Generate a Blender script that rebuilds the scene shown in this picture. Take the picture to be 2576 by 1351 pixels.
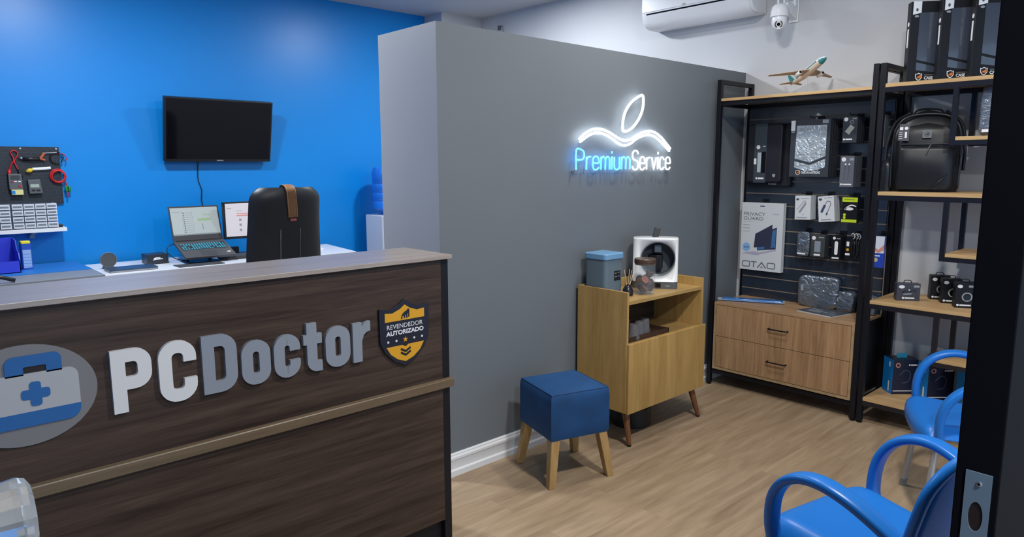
import bpy, bmesh, math, random
from mathutils import Vector, Matrix, noise as mnoise

for o in list(bpy.data.objects):
    bpy.data.objects.remove(o)
sc = bpy.context.scene
COL = sc.collection
RND = random.Random(11)
PI = math.pi
R = math.radians

# ------------------------------------------------------------------ camera
cam_d = bpy.data.cameras.new('camera')
cam = bpy.data.objects.new('camera', cam_d)
COL.objects.link(cam)
sc.camera = cam
cam_d.sensor_width = 36.0
cam_d.lens = 36.0 * 1747.15 / 2576
cam_d.clip_start = 0.02
_y, _p, _r = 0.829844462, -0.147255528, -0.00337439226
_f = Vector((math.cos(_y) * math.cos(_p), math.sin(_y) * math.cos(_p), math.sin(_p)))
_rt = Vector((math.sin(_y), -math.cos(_y), 0))
_u = _rt.cross(_f)
_rt2 = math.cos(_r) * _rt + math.sin(_r) * _u
_u2 = -math.sin(_r) * _rt + math.cos(_r) * _u
m = Matrix((_rt2, _u2, -_f)).transposed().to_4x4()
m.translation = (0, 0, 1.55)
cam.matrix_world = m

# ------------------------------------------------------------------ world, view, lamps
w = bpy.data.worlds.new('world')
sc.world = w
w.use_nodes = True
w.node_tree.nodes['Background'].inputs[0].default_value = (0.50, 0.72, 1.0, 1)
w.node_tree.nodes['Background'].inputs[1].default_value = 0.85
sc.view_settings.view_transform = 'Standard'
sc.view_settings.look = 'None'
sc.view_settings.gamma = 1
sc.view_settings.use_curve_mapping = False
sc.view_settings.exposure = 0.75


def lamp(name, loc, power, size, color=(1, 1, 1), spread=180):
    d = bpy.data.lights.new(name, 'AREA')
    d.shape = 'DISK'
    d.size = size
    d.energy = power
    d.color = color
    d.spread = R(spread)
    o = bpy.data.objects.new(name, d)
    o.location = loc
    COL.objects.link(o)
    return o


# round LED downlights of the two halves of the room, plus an added fill
COOL = (0.90, 0.95, 1.0)
lamp('downlight_service', (3.68, 4.19, 3.0), 30, 0.22, COOL)
lamp('downlight_service_left', (1.0, 4.3, 3.0), 37, 0.22, COOL)
lamp('downlight_shop', (3.2, 2.0, 3.0), 13, 0.22, (1.0, 0.97, 0.93))
lamp('downlight_shop_entrance', (2.05, 0.6, 3.0), 40, 0.22, (1.0, 0.96, 0.91))
lamp('fill_light_door', (0.5, -0.75, 3.0), 36, 0.25, (0.93, 0.97, 1.0))  # added lamp behind the camera, a frontal fill

# ------------------------------------------------------------------ materials
MATS = {}


def mat(name, color, rough=0.5, metal=0.0, spec=0.5, emit=0.0, emit_color=None, trans=0.0, ior=1.45, coat=0.0, alpha=1.0,
        sheen=0.0):
    if name in MATS:
        return MATS[name]
    mt = bpy.data.materials.new(name)
    mt.use_nodes = True
    b = mt.node_tree.nodes['Principled BSDF']
    b.inputs['Base Color'].default_value = (*color, 1)
    b.inputs['Roughness'].default_value = rough
    b.inputs['Metallic'].default_value = metal
    b.inputs['Specular IOR Level'].default_value = spec
    b.inputs['IOR'].default_value = ior
    b.inputs['Transmission Weight'].default_value = trans
    b.inputs['Coat Weight'].default_value = coat
    b.inputs['Alpha'].default_value = alpha
    b.inputs['Sheen Weight'].default_value = sheen
    if emit:
        b.inputs['Emission Color'].default_value = (*(emit_color or color), 1)
        b.inputs['Emission Strength'].default_value = emit
    MATS[name] = mt
    return mt


def _tex(mt, scale_vec, coord='Object'):
    nt = mt.node_tree
    tc = nt.nodes.new('ShaderNodeTexCoord')
    mp = nt.nodes.new('ShaderNodeMapping')
    mp.inputs['Scale'].default_value = scale_vec
    nt.links.new(tc.outputs[coord], mp.inputs['Vector'])
    return nt, mp


def speckle(mt, amount=0.06, scale=60, bump=0.0, stretch=(1, 1, 1)):
    """slight noise in colour and surface so that no surface is perfectly flat"""
    nt, mp = _tex(mt, stretch)
    b = nt.nodes['Principled BSDF']
    n = nt.nodes.new('ShaderNodeTexNoise')
    n.inputs['Scale'].default_value = scale
    n.inputs['Detail'].default_value = 4
    nt.links.new(mp.outputs[0], n.inputs['Vector'])
    c = b.inputs['Base Color'].default_value[:]
    rp = nt.nodes.new('ShaderNodeValToRGB')
    rp.color_ramp.elements[0].color = (*[x * (1 - amount) for x in c[:3]], 1)
    rp.color_ramp.elements[1].color = (*[min(1, x * (1 + amount)) for x in c[:3]], 1)
    rp.color_ramp.elements[0].position = 0.3
    rp.color_ramp.elements[1].position = 0.7
    nt.links.new(n.outputs['Fac'], rp.inputs[0])
    nt.links.new(rp.outputs[0], b.inputs['Base Color'])
    if bump:
        bp = nt.nodes.new('ShaderNodeBump')
        bp.inputs['Strength'].default_value = bump
        bp.inputs['Distance'].default_value = 0.004
        nt.links.new(n.outputs['Fac'], bp.inputs['Height'])
        nt.links.new(bp.outputs[0], b.inputs['Normal'])
    return mt


def wood(name, dark, light, grain=(1.5, 30, 30), rough=0.45, spec=0.5, fine=0.5, bump=0.03):
    """streaky wood; grain = mapping scale, small along the grain"""
    if name in MATS:
        return MATS[name]
    mt = mat(name, light, rough, spec=spec)
    nt, mp = _tex(mt, grain)
    b = nt.nodes['Principled BSDF']
    n = nt.nodes.new('ShaderNodeTexNoise')
    n.inputs['Scale'].default_value = 1.0
    n.inputs['Detail'].default_value = 6
    n.inputs['Roughness'].default_value = 0.62
    n.inputs['Distortion'].default_value = 0.5
    nt.links.new(mp.outputs[0], n.inputs['Vector'])
    n2 = nt.nodes.new('ShaderNodeTexNoise')
    n2.inputs['Scale'].default_value = 6.0
    n2.inputs['Detail'].default_value = 3
    nt.links.new(mp.outputs[0], n2.inputs['Vector'])
    mx = nt.nodes.new('ShaderNodeMix')
    mx.inputs[0].default_value = 0.35 * fine
    nt.links.new(n.outputs['Fac'], mx.inputs[2])
    nt.links.new(n2.outputs['Fac'], mx.inputs[3])
    rp = nt.nodes.new('ShaderNodeValToRGB')
    e = rp.color_ramp.elements
    e[0].position, e[1].position = 0.33, 0.68
    e[0].color, e[1].color = (*dark, 1), (*light, 1)
    nt.links.new(mx.outputs[0], rp.inputs[0])
    nt.links.new(rp.outputs[0], b.inputs['Base Color'])
    if bump:
        bp = nt.nodes.new('ShaderNodeBump')
        bp.inputs['Strength'].default_value = bump
        bp.inputs['Distance'].default_value = 0.003
        nt.links.new(mx.outputs[0], bp.inputs['Height'])
        nt.links.new(bp.outputs[0], b.inputs['Normal'])
    return mt


M_WHITE_WALL = speckle(mat('white_wall_paint', (0.52, 0.53, 0.55), 0.55), 0.02, 3, 0.03)
M_CEIL = speckle(mat('ceiling_paint', (0.47, 0.48, 0.51), 0.7), 0.015, 3)
M_BLUE_WALL = speckle(mat('blue_wall_paint', (0.001, 0.225, 0.66), 0.36, spec=0.45), 0.02, 2.5, 0.05)
M_GREY_WALL = speckle(mat('grey_wall_paint', (0.150, 0.168, 0.186), 0.5, spec=0.35), 0.02, 2.5, 0.03)
M_LIGHT_WALL = speckle(mat('pale_grey_wall', (0.47, 0.48, 0.495), 0.5), 0.02, 3, 0.03)
M_TRIM = mat('white_trim_paint', (0.72, 0.73, 0.74), 0.35)
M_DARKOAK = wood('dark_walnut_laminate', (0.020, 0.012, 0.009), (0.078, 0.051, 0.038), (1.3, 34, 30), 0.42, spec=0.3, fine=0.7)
M_DARKTOP = wood('counter_top_pale_sheen', (0.24, 0.195, 0.165), (0.36, 0.305, 0.265), (1.6, 34, 34), 0.30, spec=0.9, fine=0.7)  # grazing reflection put into the wood colour, paler than the front
M_STRIP = wood('bronze_strip', (0.10, 0.07, 0.04), (0.15, 0.105, 0.062), (3, 60, 60), 0.38, spec=0.6)
M_OAK = wood('honey_oak_laminate', (0.35, 0.205, 0.060), (0.53, 0.335, 0.115), (18, 18, 1.6), 0.42)
M_OAKH = wood('honey_oak_laminate_flat', (0.36, 0.22, 0.075), (0.50, 0.33, 0.125), (2.0, 24, 24), 0.40)
M_DRAW = wood('brown_oak_laminate', (0.24, 0.130, 0.058), (0.48, 0.29, 0.15), (26, 26, 1.3), 0.45, fine=0.9)
M_DRAWTOP = wood('brown_oak_top', (0.29, 0.165, 0.08), (0.45, 0.28, 0.15), (2.0, 26, 26), 0.42)
M_SHELF = wood('oak_shelf_board', (0.42, 0.26, 0.115), (0.60, 0.40, 0.19), (24, 1.8, 24), 0.42)
M_LEGW = wood('cabinet_leg_wood', (0.15, 0.055, 0.022), (0.24, 0.10, 0.04), (30, 30, 3), 0.35)
M_STOOLLEG = wood('pine_leg_wood', (0.36, 0.205, 0.065), (0.52, 0.33, 0.125), (40, 40, 4), 0.4)
M_FLOOR = None
M_BLACK = speckle(mat('black_powder_coat', (0.006, 0.006, 0.009), 0.45, spec=0.35), 0.1, 200, 0.02)
M_DOORBLACK = mat('black_door_paint', (0.004, 0.004, 0.006), 0.7, spec=0.1)
M_PLASTICB = mat('black_plastic', (0.012, 0.012, 0.014), 0.38)
M_GREYPL = mat('grey_plastic', (0.10, 0.105, 0.115), 0.45)
M_MIDGREY = mat('mid_grey_plastic', (0.23, 0.24, 0.25), 0.45)
M_WHITE = mat('white_plastic', (0.78, 0.79, 0.80), 0.35)
M_PAPER = mat('white_print', (0.80, 0.81, 0.82), 0.6)
M_SCREENB = mat('black_glass', (0.004, 0.004, 0.006), 0.08, spec=0.4)
M_STEEL = mat('brushed_steel', (0.55, 0.56, 0.58), 0.3, 1.0)
M_CHAIRBLUE = mat('blue_moulded_plastic', (0.010, 0.145, 0.50), 0.34, spec=0.45)
M_LEGGREY = mat('grey_metal_tube', (0.42, 0.41, 0.40), 0.35, 0.6)
M_GLASS = mat('clear_glass', (0.45, 0.5, 0.52), 0.04, alpha=0.10, spec=0.9)
M_CRYSTAL = mat('crystal_glass', (0.84, 0.88, 0.92), 0.02, trans=0.82, ior=1.6, spec=0.9)  # whitish share of the colour stands for lamp glints
M_NAVY = mat('navy_print', (0.010, 0.014, 0.045), 0.4)
M_CYANBOX = mat('bright_blue_print', (0.01, 0.22, 0.62), 0.35)
M_YELLOW = mat('lime_print', (0.55, 0.70, 0.02), 0.4)
M_AMBER = mat('amber_print', (0.72, 0.36, 0.02), 0.45)
M_ORANGE = mat('orange_print', (0.75, 0.22, 0.03), 0.45)
M_RED = mat('red_rubber', (0.55, 0.015, 0.02), 0.4)
M_BOX = mat('black_card_box', (0.008, 0.009, 0.012), 0.45, spec=0.3)
M_BOXG = mat('charcoal_card_box', (0.040, 0.046, 0.057), 0.42, spec=0.35)
M_PLGREY = mat('print_grey', (0.30, 0.32, 0.34), 0.5)
M_DKPRINT = mat('print_charcoal', (0.07, 0.08, 0.10), 0.5)
M_LEATHER = speckle(mat('black_leather', (0.016, 0.017, 0.02), 0.42), 0.15, 180, 0.05)
M_TAN = speckle(mat('tan_leather', (0.27, 0.13, 0.055), 0.5), 0.12, 90)
M_STITCH = mat('pale_piping', (0.16, 0.19, 0.15), 0.5)


def velvet():
    mt = mat('blue_velvet', (0.006, 0.055, 0.165), 0.75, sheen=0.35)
    mt.node_tree.nodes['Principled BSDF'].inputs['Sheen Tint'].default_value = (0.15, 0.45, 0.95, 1)
    mt.node_tree.nodes['Principled BSDF'].inputs['Sheen Roughness'].default_value = 0.35
    return speckle(mt, 0.22, 7)


M_VELVET = velvet()


def floor_mat():
    mt = mat('vinyl_oak_planks', (0.35, 0.25, 0.16), 0.42)
    nt, mp = _tex(mt, (1, 1, 1))
    b = nt.nodes['Principled BSDF']
    br = nt.nodes.new('ShaderNodeTexBrick')
    br.inputs['Scale'].default_value = 1.0
    br.inputs['Brick Width'].default_value = 1.22
    br.inputs['Row Height'].default_value = 0.18
    br.inputs['Mortar Size'].default_value = 0.0008
    br.inputs['Mortar Smooth'].default_value = 0.1
    br.inputs['Color1'].default_value = (0.0, 0.0, 0.0, 1)
    br.inputs['Color2'].default_value = (1, 1, 1, 1)
    br.inputs['Mortar'].default_value = (0.5, 0.5, 0.5, 1)
    br.offset = 0.37
    nt.links.new(mp.outputs[0], br.inputs['Vector'])
    # offset the grain plank by plank
    ad = nt.nodes.new('ShaderNodeVectorMath')
    ad.operation = 'MULTIPLY_ADD'
    ad.inputs[1].default_value = (7, 3, 5)
    nt.links.new(br.outputs['Color'], ad.inputs[0])
    nt.links.new(mp.outputs[0], ad.inputs[2])
    mp2 = nt.nodes.new('ShaderNodeMapping')
    mp2.inputs['Scale'].default_value = (2.2, 20, 1)
    nt.links.new(ad.outputs[0], mp2.inputs['Vector'])
    n = nt.nodes.new('ShaderNodeTexNoise')
    n.inputs['Scale'].default_value = 1.0
    n.inputs['Detail'].default_value = 7
    n.inputs['Roughness'].default_value = 0.6
    n.inputs['Distortion'].default_value = 0.45
    nt.links.new(mp2.outputs[0], n.inputs['Vector'])
    rp = nt.nodes.new('ShaderNodeValToRGB')
    e = rp.color_ramp.elements
    e[0].position, e[1].position = 0.3, 0.72
    e[0].color, e[1].color = (0.255, 0.175, 0.105, 1), (0.42, 0.31, 0.20, 1)
    nt.links.new(n.outputs['Fac'], rp.inputs[0])
    hs = nt.nodes.new('ShaderNodeMix')
    hs.data_type = 'RGBA'
    hs.blend_type = 'MULTIPLY'
    mr = nt.nodes.new('ShaderNodeMapRange')
    mr.inputs['To Min'].default_value = 0.93
    mr.inputs['To Max'].default_value = 1.05
    nt.links.new(br.outputs['Color'], mr.inputs['Value'])
    hs.inputs[0].default_value = 1.0
    nt.links.new(rp.outputs[0], hs.inputs[6])
    nt.links.new(mr.outputs[0], hs.inputs[7])
    mo = nt.nodes.new('ShaderNodeMix')
    mo.data_type = 'RGBA'
    nt.links.new(br.outputs['Fac'], mo.inputs[0])
    nt.links.new(hs.outputs[2], mo.inputs[6])
    mo.inputs[7].default_value = (0.27, 0.19, 0.12, 1)
    nt.links.new(mo.outputs[2], b.inputs['Base Color'])
    bp = nt.nodes.new('ShaderNodeBump')
    bp.inputs['Strength'].default_value = 0.06
    bp.inputs['Distance'].default_value = 0.003
    nt.links.new(n.outputs['Fac'], bp.inputs['Height'])
    nt.links.new(bp.outputs[0], b.inputs['Normal'])
    return mt


M_FLOOR = floor_mat()


def film(name, color=(0.02, 0.022, 0.028), rough=0.22, strength=0.9, scale=9):
    """crinkled clear plastic wrap over a dark object"""
    mt = mat(name, color, rough, spec=0.6, coat=1.0)
    nt, mp = _tex(mt, (1, 1, 1.6))
    b = nt.nodes['Principled BSDF']
    b.inputs['Coat Roughness'].default_value = 0.08
    n = nt.nodes.new('ShaderNodeTexNoise')
    n.inputs['Scale'].default_value = scale
    n.inputs['Detail'].default_value = 3
    n.inputs['Distortion'].default_value = 2.5
    nt.links.new(mp.outputs[0], n.inputs['Vector'])
    bp = nt.nodes.new('ShaderNodeBump')
    bp.inputs['Strength'].default_value = strength
    bp.inputs['Distance'].default_value = 0.03
    nt.links.new(n.outputs['Fac'], bp.inputs['Height'])
    nt.links.new(bp.outputs[0], b.inputs['Normal'])
    nt.links.new(bp.outputs[0], b.inputs['Coat Normal'])
    return mt


M_FILM = film('clear_wrap_silver_sheen', (0.19, 0.23, 0.28), 0.2, 0.5, 13)  # silver-blue reflections worked into the base colour over black
M_FILM.node_tree.nodes['Principled BSDF'].inputs['Metallic'].default_value = 0.65
M_FILMPALE = film('clear_wrap_pale_reflection', (0.50, 0.57, 0.64), 0.25, 0.6, 14)  # base colour paled to stand for bright reflections
M_FILMPALE.node_tree.nodes['Principled BSDF'].inputs['Metallic'].default_value = 0.35
M_FELT = speckle(mat('grey_stoneware', (0.115, 0.112, 0.118), 0.85), 0.3, 250, 0.1)
M_TRAY = wood('dark_tray_wood', (0.035, 0.018, 0.012), (0.075, 0.04, 0.026), (4, 40, 40), 0.45)


# ------------------------------------------------------------------ mesh builder
class MB:
    def __init__(s):
        s.v, s.f, s.mi = [], [], []

    def add(s, vs, fs, mi=0):
        k = len(s.v)
        s.v += [tuple(v) for v in vs]
        s.f += [tuple(i + k for i in f) for f in fs]
        s.mi += [mi] * len(fs)
        return s

    def box(s, x0, x1, y0, y1, z0, z1, mi=0):
        vs = [(x, y, z) for z in (z0, z1) for y in (y0, y1) for x in (x0, x1)]
        return s.add(vs, [(0, 2, 3, 1), (4, 5, 7, 6), (0, 1, 5, 4), (2, 6, 7, 3), (0, 4, 6, 2), (1, 3, 7, 5)], mi)

    def prism(s, poly, y0, y1, mi=0):
        """polygon of (x, z) extruded from y0 (front) to y1"""
        n = len(poly)
        vs = [(x, y0, z) for x, z in poly] + [(x, y1, z) for x, z in poly]
        fs = [tuple(range(n)), tuple(range(2 * n - 1, n - 1, -1))]
        fs += [(i, i + n, (i + 1) % n + n, (i + 1) % n) for i in range(n)]
        return s.add(vs, fs, mi)

    def prism_x(s, poly, x0, x1, mi=0):
        """polygon of (y, z) extruded along x"""
        n = len(poly)
        vs = [(x0, y, z) for y, z in poly] + [(x1, y, z) for y, z in poly]
        fs = [tuple(range(n)), tuple(range(2 * n - 1, n - 1, -1))]
        fs += [(i, i + n, (i + 1) % n + n, (i + 1) % n) for i in range(n)]
        return s.add(vs, fs, mi)

    def prism_z(s, poly, z0, z1, mi=0, scale=1.0):
        n = len(poly)
        vs = [(x, y, z0) for x, y in poly] + [(x * scale, y * scale, z1) for x, y in poly]
        fs = [tuple(range(n)), tuple(range(2 * n - 1, n - 1, -1))]
        fs += [(i, i + n, (i + 1) % n + n, (i + 1) % n) for i in range(n)]
        return s.add(vs, fs, mi)

    def ring(s, outer, inner, y0, y1, mi=0):
        """flat ring between two (x, z) outlines with equal point counts"""
        n = len(outer)
        vs = [(x, y0, z) for x, z in outer] + [(x, y0, z) for x, z in inner]
        vs += [(x, y1, z) for x, z in outer] + [(x, y1, z) for x, z in inner]
        fs = []
        for i in range(n):
            j = (i + 1) % n
            fs += [(i, j, n + j, n + i), (2 * n + i, 3 * n + i, 3 * n + j, 2 * n + j),
                   (i, 2 * n + i, 2 * n + j, j), (n + i, n + j, 3 * n + j, 3 * n + i)]
        return s.add(vs, fs, mi)

    def cyl(s, a, b, r0, r1=None, n=20, mi=0):
        return s.tube([a, b], [r0, r0 if r1 is None else r1], n, mi)

    def tube(s, path, r, n=10, mi=0, closed=False, ref=None, rb=None, caps=True, sq=1.0):
        """sweep; r number or list; with ref the section is an ellipse: r along ref, rb across"""
        P = [Vector(p) for p in path]
        k = len(P)
        rs = r if isinstance(r, (list, tuple)) else [r] * k
        rbs = rs if rb is None else (rb if isinstance(rb, (list, tuple)) else [rb] * k)
        vs = []
        prev = None
        for i in range(k):
            if closed:
                t = P[(i + 1) % k] - P[i - 1]
            else:
                t = P[min(i + 1, k - 1)] - P[max(i - 1, 0)]
            t = t.normalized()
            if ref is not None:
                a = Vector(ref)
            elif prev is None:
                a = Vector((0, 0, 1)) if abs(t.z) < 0.9 else Vector((1, 0, 0))
            else:
                a = prev
            n1 = (a - t * a.dot(t)).normalized()
            prev = n1
            n2 = t.cross(n1)
            for j in range(n):
                q = 2 * PI * j / n
                c_, s_ = math.cos(q), math.sin(q)
                vs.append(P[i] + n1 * (math.copysign(abs(c_) ** sq, c_) * rs[i]) + n2 * (math.copysign(abs(s_) ** sq, s_) * rbs[i]))
        fs = []
        for i in range(k if closed else k - 1):
            i2 = (i + 1) % k
            for j in range(n):
                j2 = (j + 1) % n
                fs.append((i * n + j, i * n + j2, i2 * n + j2, i2 * n + j))
        if not closed and caps:
            fs.append(tuple(range(n - 1, -1, -1)))
            fs.append(tuple((k - 1) * n + j for j in range(n)))
        return s.add(vs, fs, mi)

    def lathe(s, prof, c=(0, 0, 0), n=32, mi=0, cap=True, axis='z', phase=0.0):
        vs = []
        for r, z in prof:
            for j in range(n):
                q = 2 * PI * j / n + phase
                a, b = r * math.cos(q), r * math.sin(q)
                if axis == 'z':
                    vs.append((c[0] + a, c[1] + b, c[2] + z))
                elif axis == 'y':
                    vs.append((c[0] + a, c[1] + z, c[2] + b))
                else:
                    vs.append((c[0] + z, c[1] + a, c[2] + b))
        fs = []
        for i in range(len(prof) - 1):
            for j in range(n):
                j2 = (j + 1) % n
                fs.append((i * n + j, i * n + j2, (i + 1) * n + j2, (i + 1) * n + j))
        if cap:
            fs.append(tuple(range(n - 1, -1, -1)))
            fs.append(tuple((len(prof) - 1) * n + j for j in range(n)))
        return s.add(vs, fs, mi)

    def ribbon(s, path, wd, y0, y1, mi=0, closed=False):
        """mitred stroke of (x, z) points, width wd, from y0 to y1"""
        P = [Vector((p[0], p[1])) for p in path]
        k = len(P)
        L, Rr = [], []
        for i in range(k):
            a = P[i - 1] if (i > 0 or closed) else None
            b = P[(i + 1) % k] if (i < k - 1 or closed) else None
            d1 = (P[i] - a).normalized() if a is not None else None
            d2 = (b - P[i]).normalized() if b is not None else None
            if d1 is None:
                d1 = d2
            if d2 is None:
                d2 = d1
            n1 = Vector((-d1.y, d1.x))
            n2 = Vector((-d2.y, d2.x))
            mm = (n1 + n2)
            if mm.length < 1e-6:
                mm = n1
            mm.normalize()
            q = wd / 2 / max(0.45, mm.dot(n1))
            L.append(P[i] + mm * q)
            Rr.append(P[i] - mm * q)
        vs = [(p.x, y0, p.y) for p in L] + [(p.x, y0, p.y) for p in Rr]
        vs += [(p.x, y1, p.y) for p in L] + [(p.x, y1, p.y) for p in Rr]
        fs = []
        for i in range(k if closed else k - 1):
            j = (i + 1) % k
            fs += [(i, j, k + j, k + i), (2 * k + i, 3 * k + i, 3 * k + j, 2 * k + j), (i, 2 * k + i, 2 * k + j, j),
                   (k + i, k + j, 3 * k + j, 3 * k + i)]
        if not closed:
            e = k - 1
            fs += [(0, k, 3 * k, 2 * k), (e, 2 * k + e, 3 * k + e, k + e)]
        return s.add(vs, fs, mi)

    def grid(s, pts, mi=0, wrap=False):
        """rows of points"""
        nr, nc = len(pts), len(pts[0])
        vs = [p for row in pts for p in row]
        fs = []
        for i in range(nr - 1):
            for j in range(nc if wrap else nc - 1):
                j2 = (j + 1) % nc
                fs.append((i * nc + j, i * nc + j2, (i + 1) * nc + j2, (i + 1) * nc + j))
        return s.add(vs, fs, mi)

    def text(s, txt, x0, z0, wd, ht, y0, y1, mi=0, bold=0.0, shear=0.0):
        """lettering fitted into the box (x0, z0, wd, ht), front at y0"""
        vs, fs = glyphs(txt, bold, shear)
        xs = [v[0] for v in vs]
        zs = [v[1] for v in vs]
        ax, bx, az, bz = min(xs), max(xs), min(zs), max(zs)
        sx, sz = wd / max(1e-6, bx - ax), ht / max(1e-6, bz - az)
        out = [(x0 + (v[0] - ax) * sx, y1 + (y0 - y1) * v[2], z0 + (v[1] - az) * sz) for v in vs]
        return s.add(out, fs, mi)

    def xform(s, mtx):
        s.v = [tuple(mtx @ Vector(v)) for v in s.v]
        return s

    def build(s, name, mats, parent=None, bevel=0.0, smooth=None, seg=2, world=False, subsurf=0, solid=0.0):
        me = bpy.data.meshes.new(name)
        v = s.v
        if world and parent is not None:
            q = parent.location
            v = [(a - q.x, b - q.y, c - q.z) for a, b, c in v]
        me.from_pydata(v, [], s.f)
        if not isinstance(mats, (list, tuple)):
            mats = [mats]
        for q in mats:
            me.materials.append(q)
        for p, i in zip(me.polygons, s.mi):
            p.material_index = i
        bm = bmesh.new()
        bm.from_mesh(me)
        bmesh.ops.recalc_face_normals(bm, faces=bm.faces)
        bm.to_mesh(me)
        bm.free()
        o = bpy.data.objects.new(name, me)
        COL.objects.link(o)
        if parent is not None:
            o.parent = parent
        if solid:
            md = o.modifiers.new('thickness', 'SOLIDIFY')
            md.thickness = solid
            md.offset = 0
        if bevel:
            md = o.modifiers.new('bevel', 'BEVEL')
            md.width = bevel
            md.segments = seg
            md.limit_method = 'ANGLE'
            md.angle_limit = R(40)
        if subsurf:
            md = o.modifiers.new('subsurf', 'SUBSURF')
            md.levels = md.render_levels = subsurf
        if smooth is not None:
            for p in me.polygons:
                p.use_smooth = True
            if smooth < 180:
                me.set_sharp_from_angle(angle=R(smooth))
        return o


_GL = {}


def glyphs(txt, bold, shear):
    k = (txt, bold, shear)
    if k in _GL:
        return _GL[k]
    cu = bpy.data.curves.new('glyph', 'FONT')
    cu.body = txt
    cu.size = 1.0
    cu.offset = bold
    cu.shear = shear
    cu.extrude = 0.5
    cu.resolution_u = 3
    ob = bpy.data.objects.new('glyph', cu)
    COL.objects.link(ob)
    bpy.context.view_layer.update()
    dg = bpy.context.evaluated_depsgraph_get()
    me = bpy.data.meshes.new_from_object(ob.evaluated_get(dg))
    vs = [(v.co.x, v.co.y, v.co.z + 0.5) for v in me.vertices]
    fs = [tuple(p.vertices) for p in me.polygons]
    bpy.data.objects.remove(ob)
    bpy.data.meshes.remove(me)
    bpy.data.curves.remove(cu)
    _GL[k] = (vs, fs)
    return _GL[k]


def rrect(x0, x1, z0, z1, r, n=6, tl=None, tr=None, bl=None, br=None):
    """rounded rectangle outline, counter-clockwise from bottom right"""
    tl, tr, bl, br = [r if q is None else q for q in (tl, tr, bl, br)]
    out = []
    for cx, cz, rr, a0 in ((x1 - br, z0 + br, br, -90), (x1 - tr, z1 - tr, tr, 0), (x0 + tl, z1 - tl, tl, 90), (x0 + bl, z0 + bl, bl, 180)):
        for i in range(n + 1):
            q = R(a0 + 90 * i / n)
            out.append((cx + rr * math.cos(q), cz + rr * math.sin(q)))
    return out


def circle(cx, cz, r, n=32, rz=None):
    rz = r if rz is None else rz
    return [(cx + r * math.cos(2 * PI * i / n), cz + rz * math.sin(2 * PI * i / n)) for i in range(n)]


def smooth_path(pts, n=6, closed=False):
    """Catmull-Rom through the points (2D or 3D)"""
    P = [Vector(p) for p in pts]
    k = len(P)
    out = []
    for i in range(k if closed else k - 1):
        p0 = P[i - 1] if (closed or i > 0) else P[0] * 2 - P[1]
        p1 = P[i]
        p2 = P[(i + 1) % k]
        p3 = P[(i + 2) % k] if (closed or i < k - 2) else P[k - 1] * 2 - P[k - 2]
        for j in range(n):
            t = j / n
            out.append(0.5 * ((2 * p1) + (p2 - p0) * t + (2 * p0 - 5 * p1 + 4 * p2 - p3) * t * t + (3 * p1 - p0 - 3 * p2 + p3) * t ** 3))
    if not closed:
        out.append(P[-1])
    return [tuple(q) for q in out]


def thing(name, label, cat, loc=(0, 0, 0), rotz=0.0, group=None, rot=None):
    o = bpy.data.objects.new(name, None)
    COL.objects.link(o)
    o.location = loc
    o.rotation_euler = rot if rot else (0, 0, R(rotz))
    o.empty_display_size = 0.05
    o['label'] = label
    o['category'] = cat
    if group:
        o['group'] = group
    return o


def tag(o, label, cat, group=None):
    o['label'] = label
    o['category'] = cat
    if group:
        o['group'] = group
    return o


def struct(o, label=None):
    o['kind'] = 'structure'
    if label:
        o['label'] = label
    return o


def copy_tree(o, parent=None):
    c = o.copy()
    COL.objects.link(c)
    if parent is not None:
        c.parent = parent
    for ch in list(o.children):
        copy_tree(ch, c)
    return c


def shield(cx, cz, wd, ht):
    """crest outline: two concave shoulders rising to a top point, a rounded foot"""
    h = wd / 2
    return [(cx - h, cz + ht * 0.40), (cx - h * 0.62, cz + ht * 0.37), (cx - h * 0.28, cz + ht * 0.42), (cx, cz + ht * 0.5), (cx + h * 0.28, cz + ht * 0.42),
            (cx + h * 0.62, cz + ht * 0.37), (cx + h, cz + ht * 0.40), (cx + h * 0.98, cz - ht * 0.10), (cx + h * 0.80, cz - ht * 0.26),
            (cx + h * 0.45, cz - ht * 0.41), (cx, cz - ht * 0.5), (cx - h * 0.45, cz - ht * 0.41), (cx - h * 0.80, cz - ht * 0.26), (cx - h * 0.98, cz - ht * 0.10)]


APE = [(0.02, 0.0), (0.16, 0.0), (0.20, 0.12), (0.17, 0.20), (0.30, 0.34), (0.36, 0.20), (0.34, 0.05), (0.48, 0.05), (0.50, 0.22), (0.47, 0.38),
       (0.58, 0.36), (0.62, 0.20), (0.60, 0.03), (0.74, 0.03), (0.76, 0.20), (0.74, 0.40), (0.84, 0.52), (0.86, 0.34), (0.82, 0.12), (0.96, 0.12),
       (0.99, 0.40), (0.95, 0.62), (1.0, 0.74), (0.97, 0.92), (0.86, 1.0), (0.74, 0.95), (0.68, 0.82), (0.45, 0.74), (0.24, 0.56), (0.10, 0.34), (0.06, 0.16)]


def ape(mb, x0, z0, wd, ht, y0, y1, mi):
    mb.prism([(x0 + a * wd, z0 + b * ht) for a, b in APE], y0, y1, mi)


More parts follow.
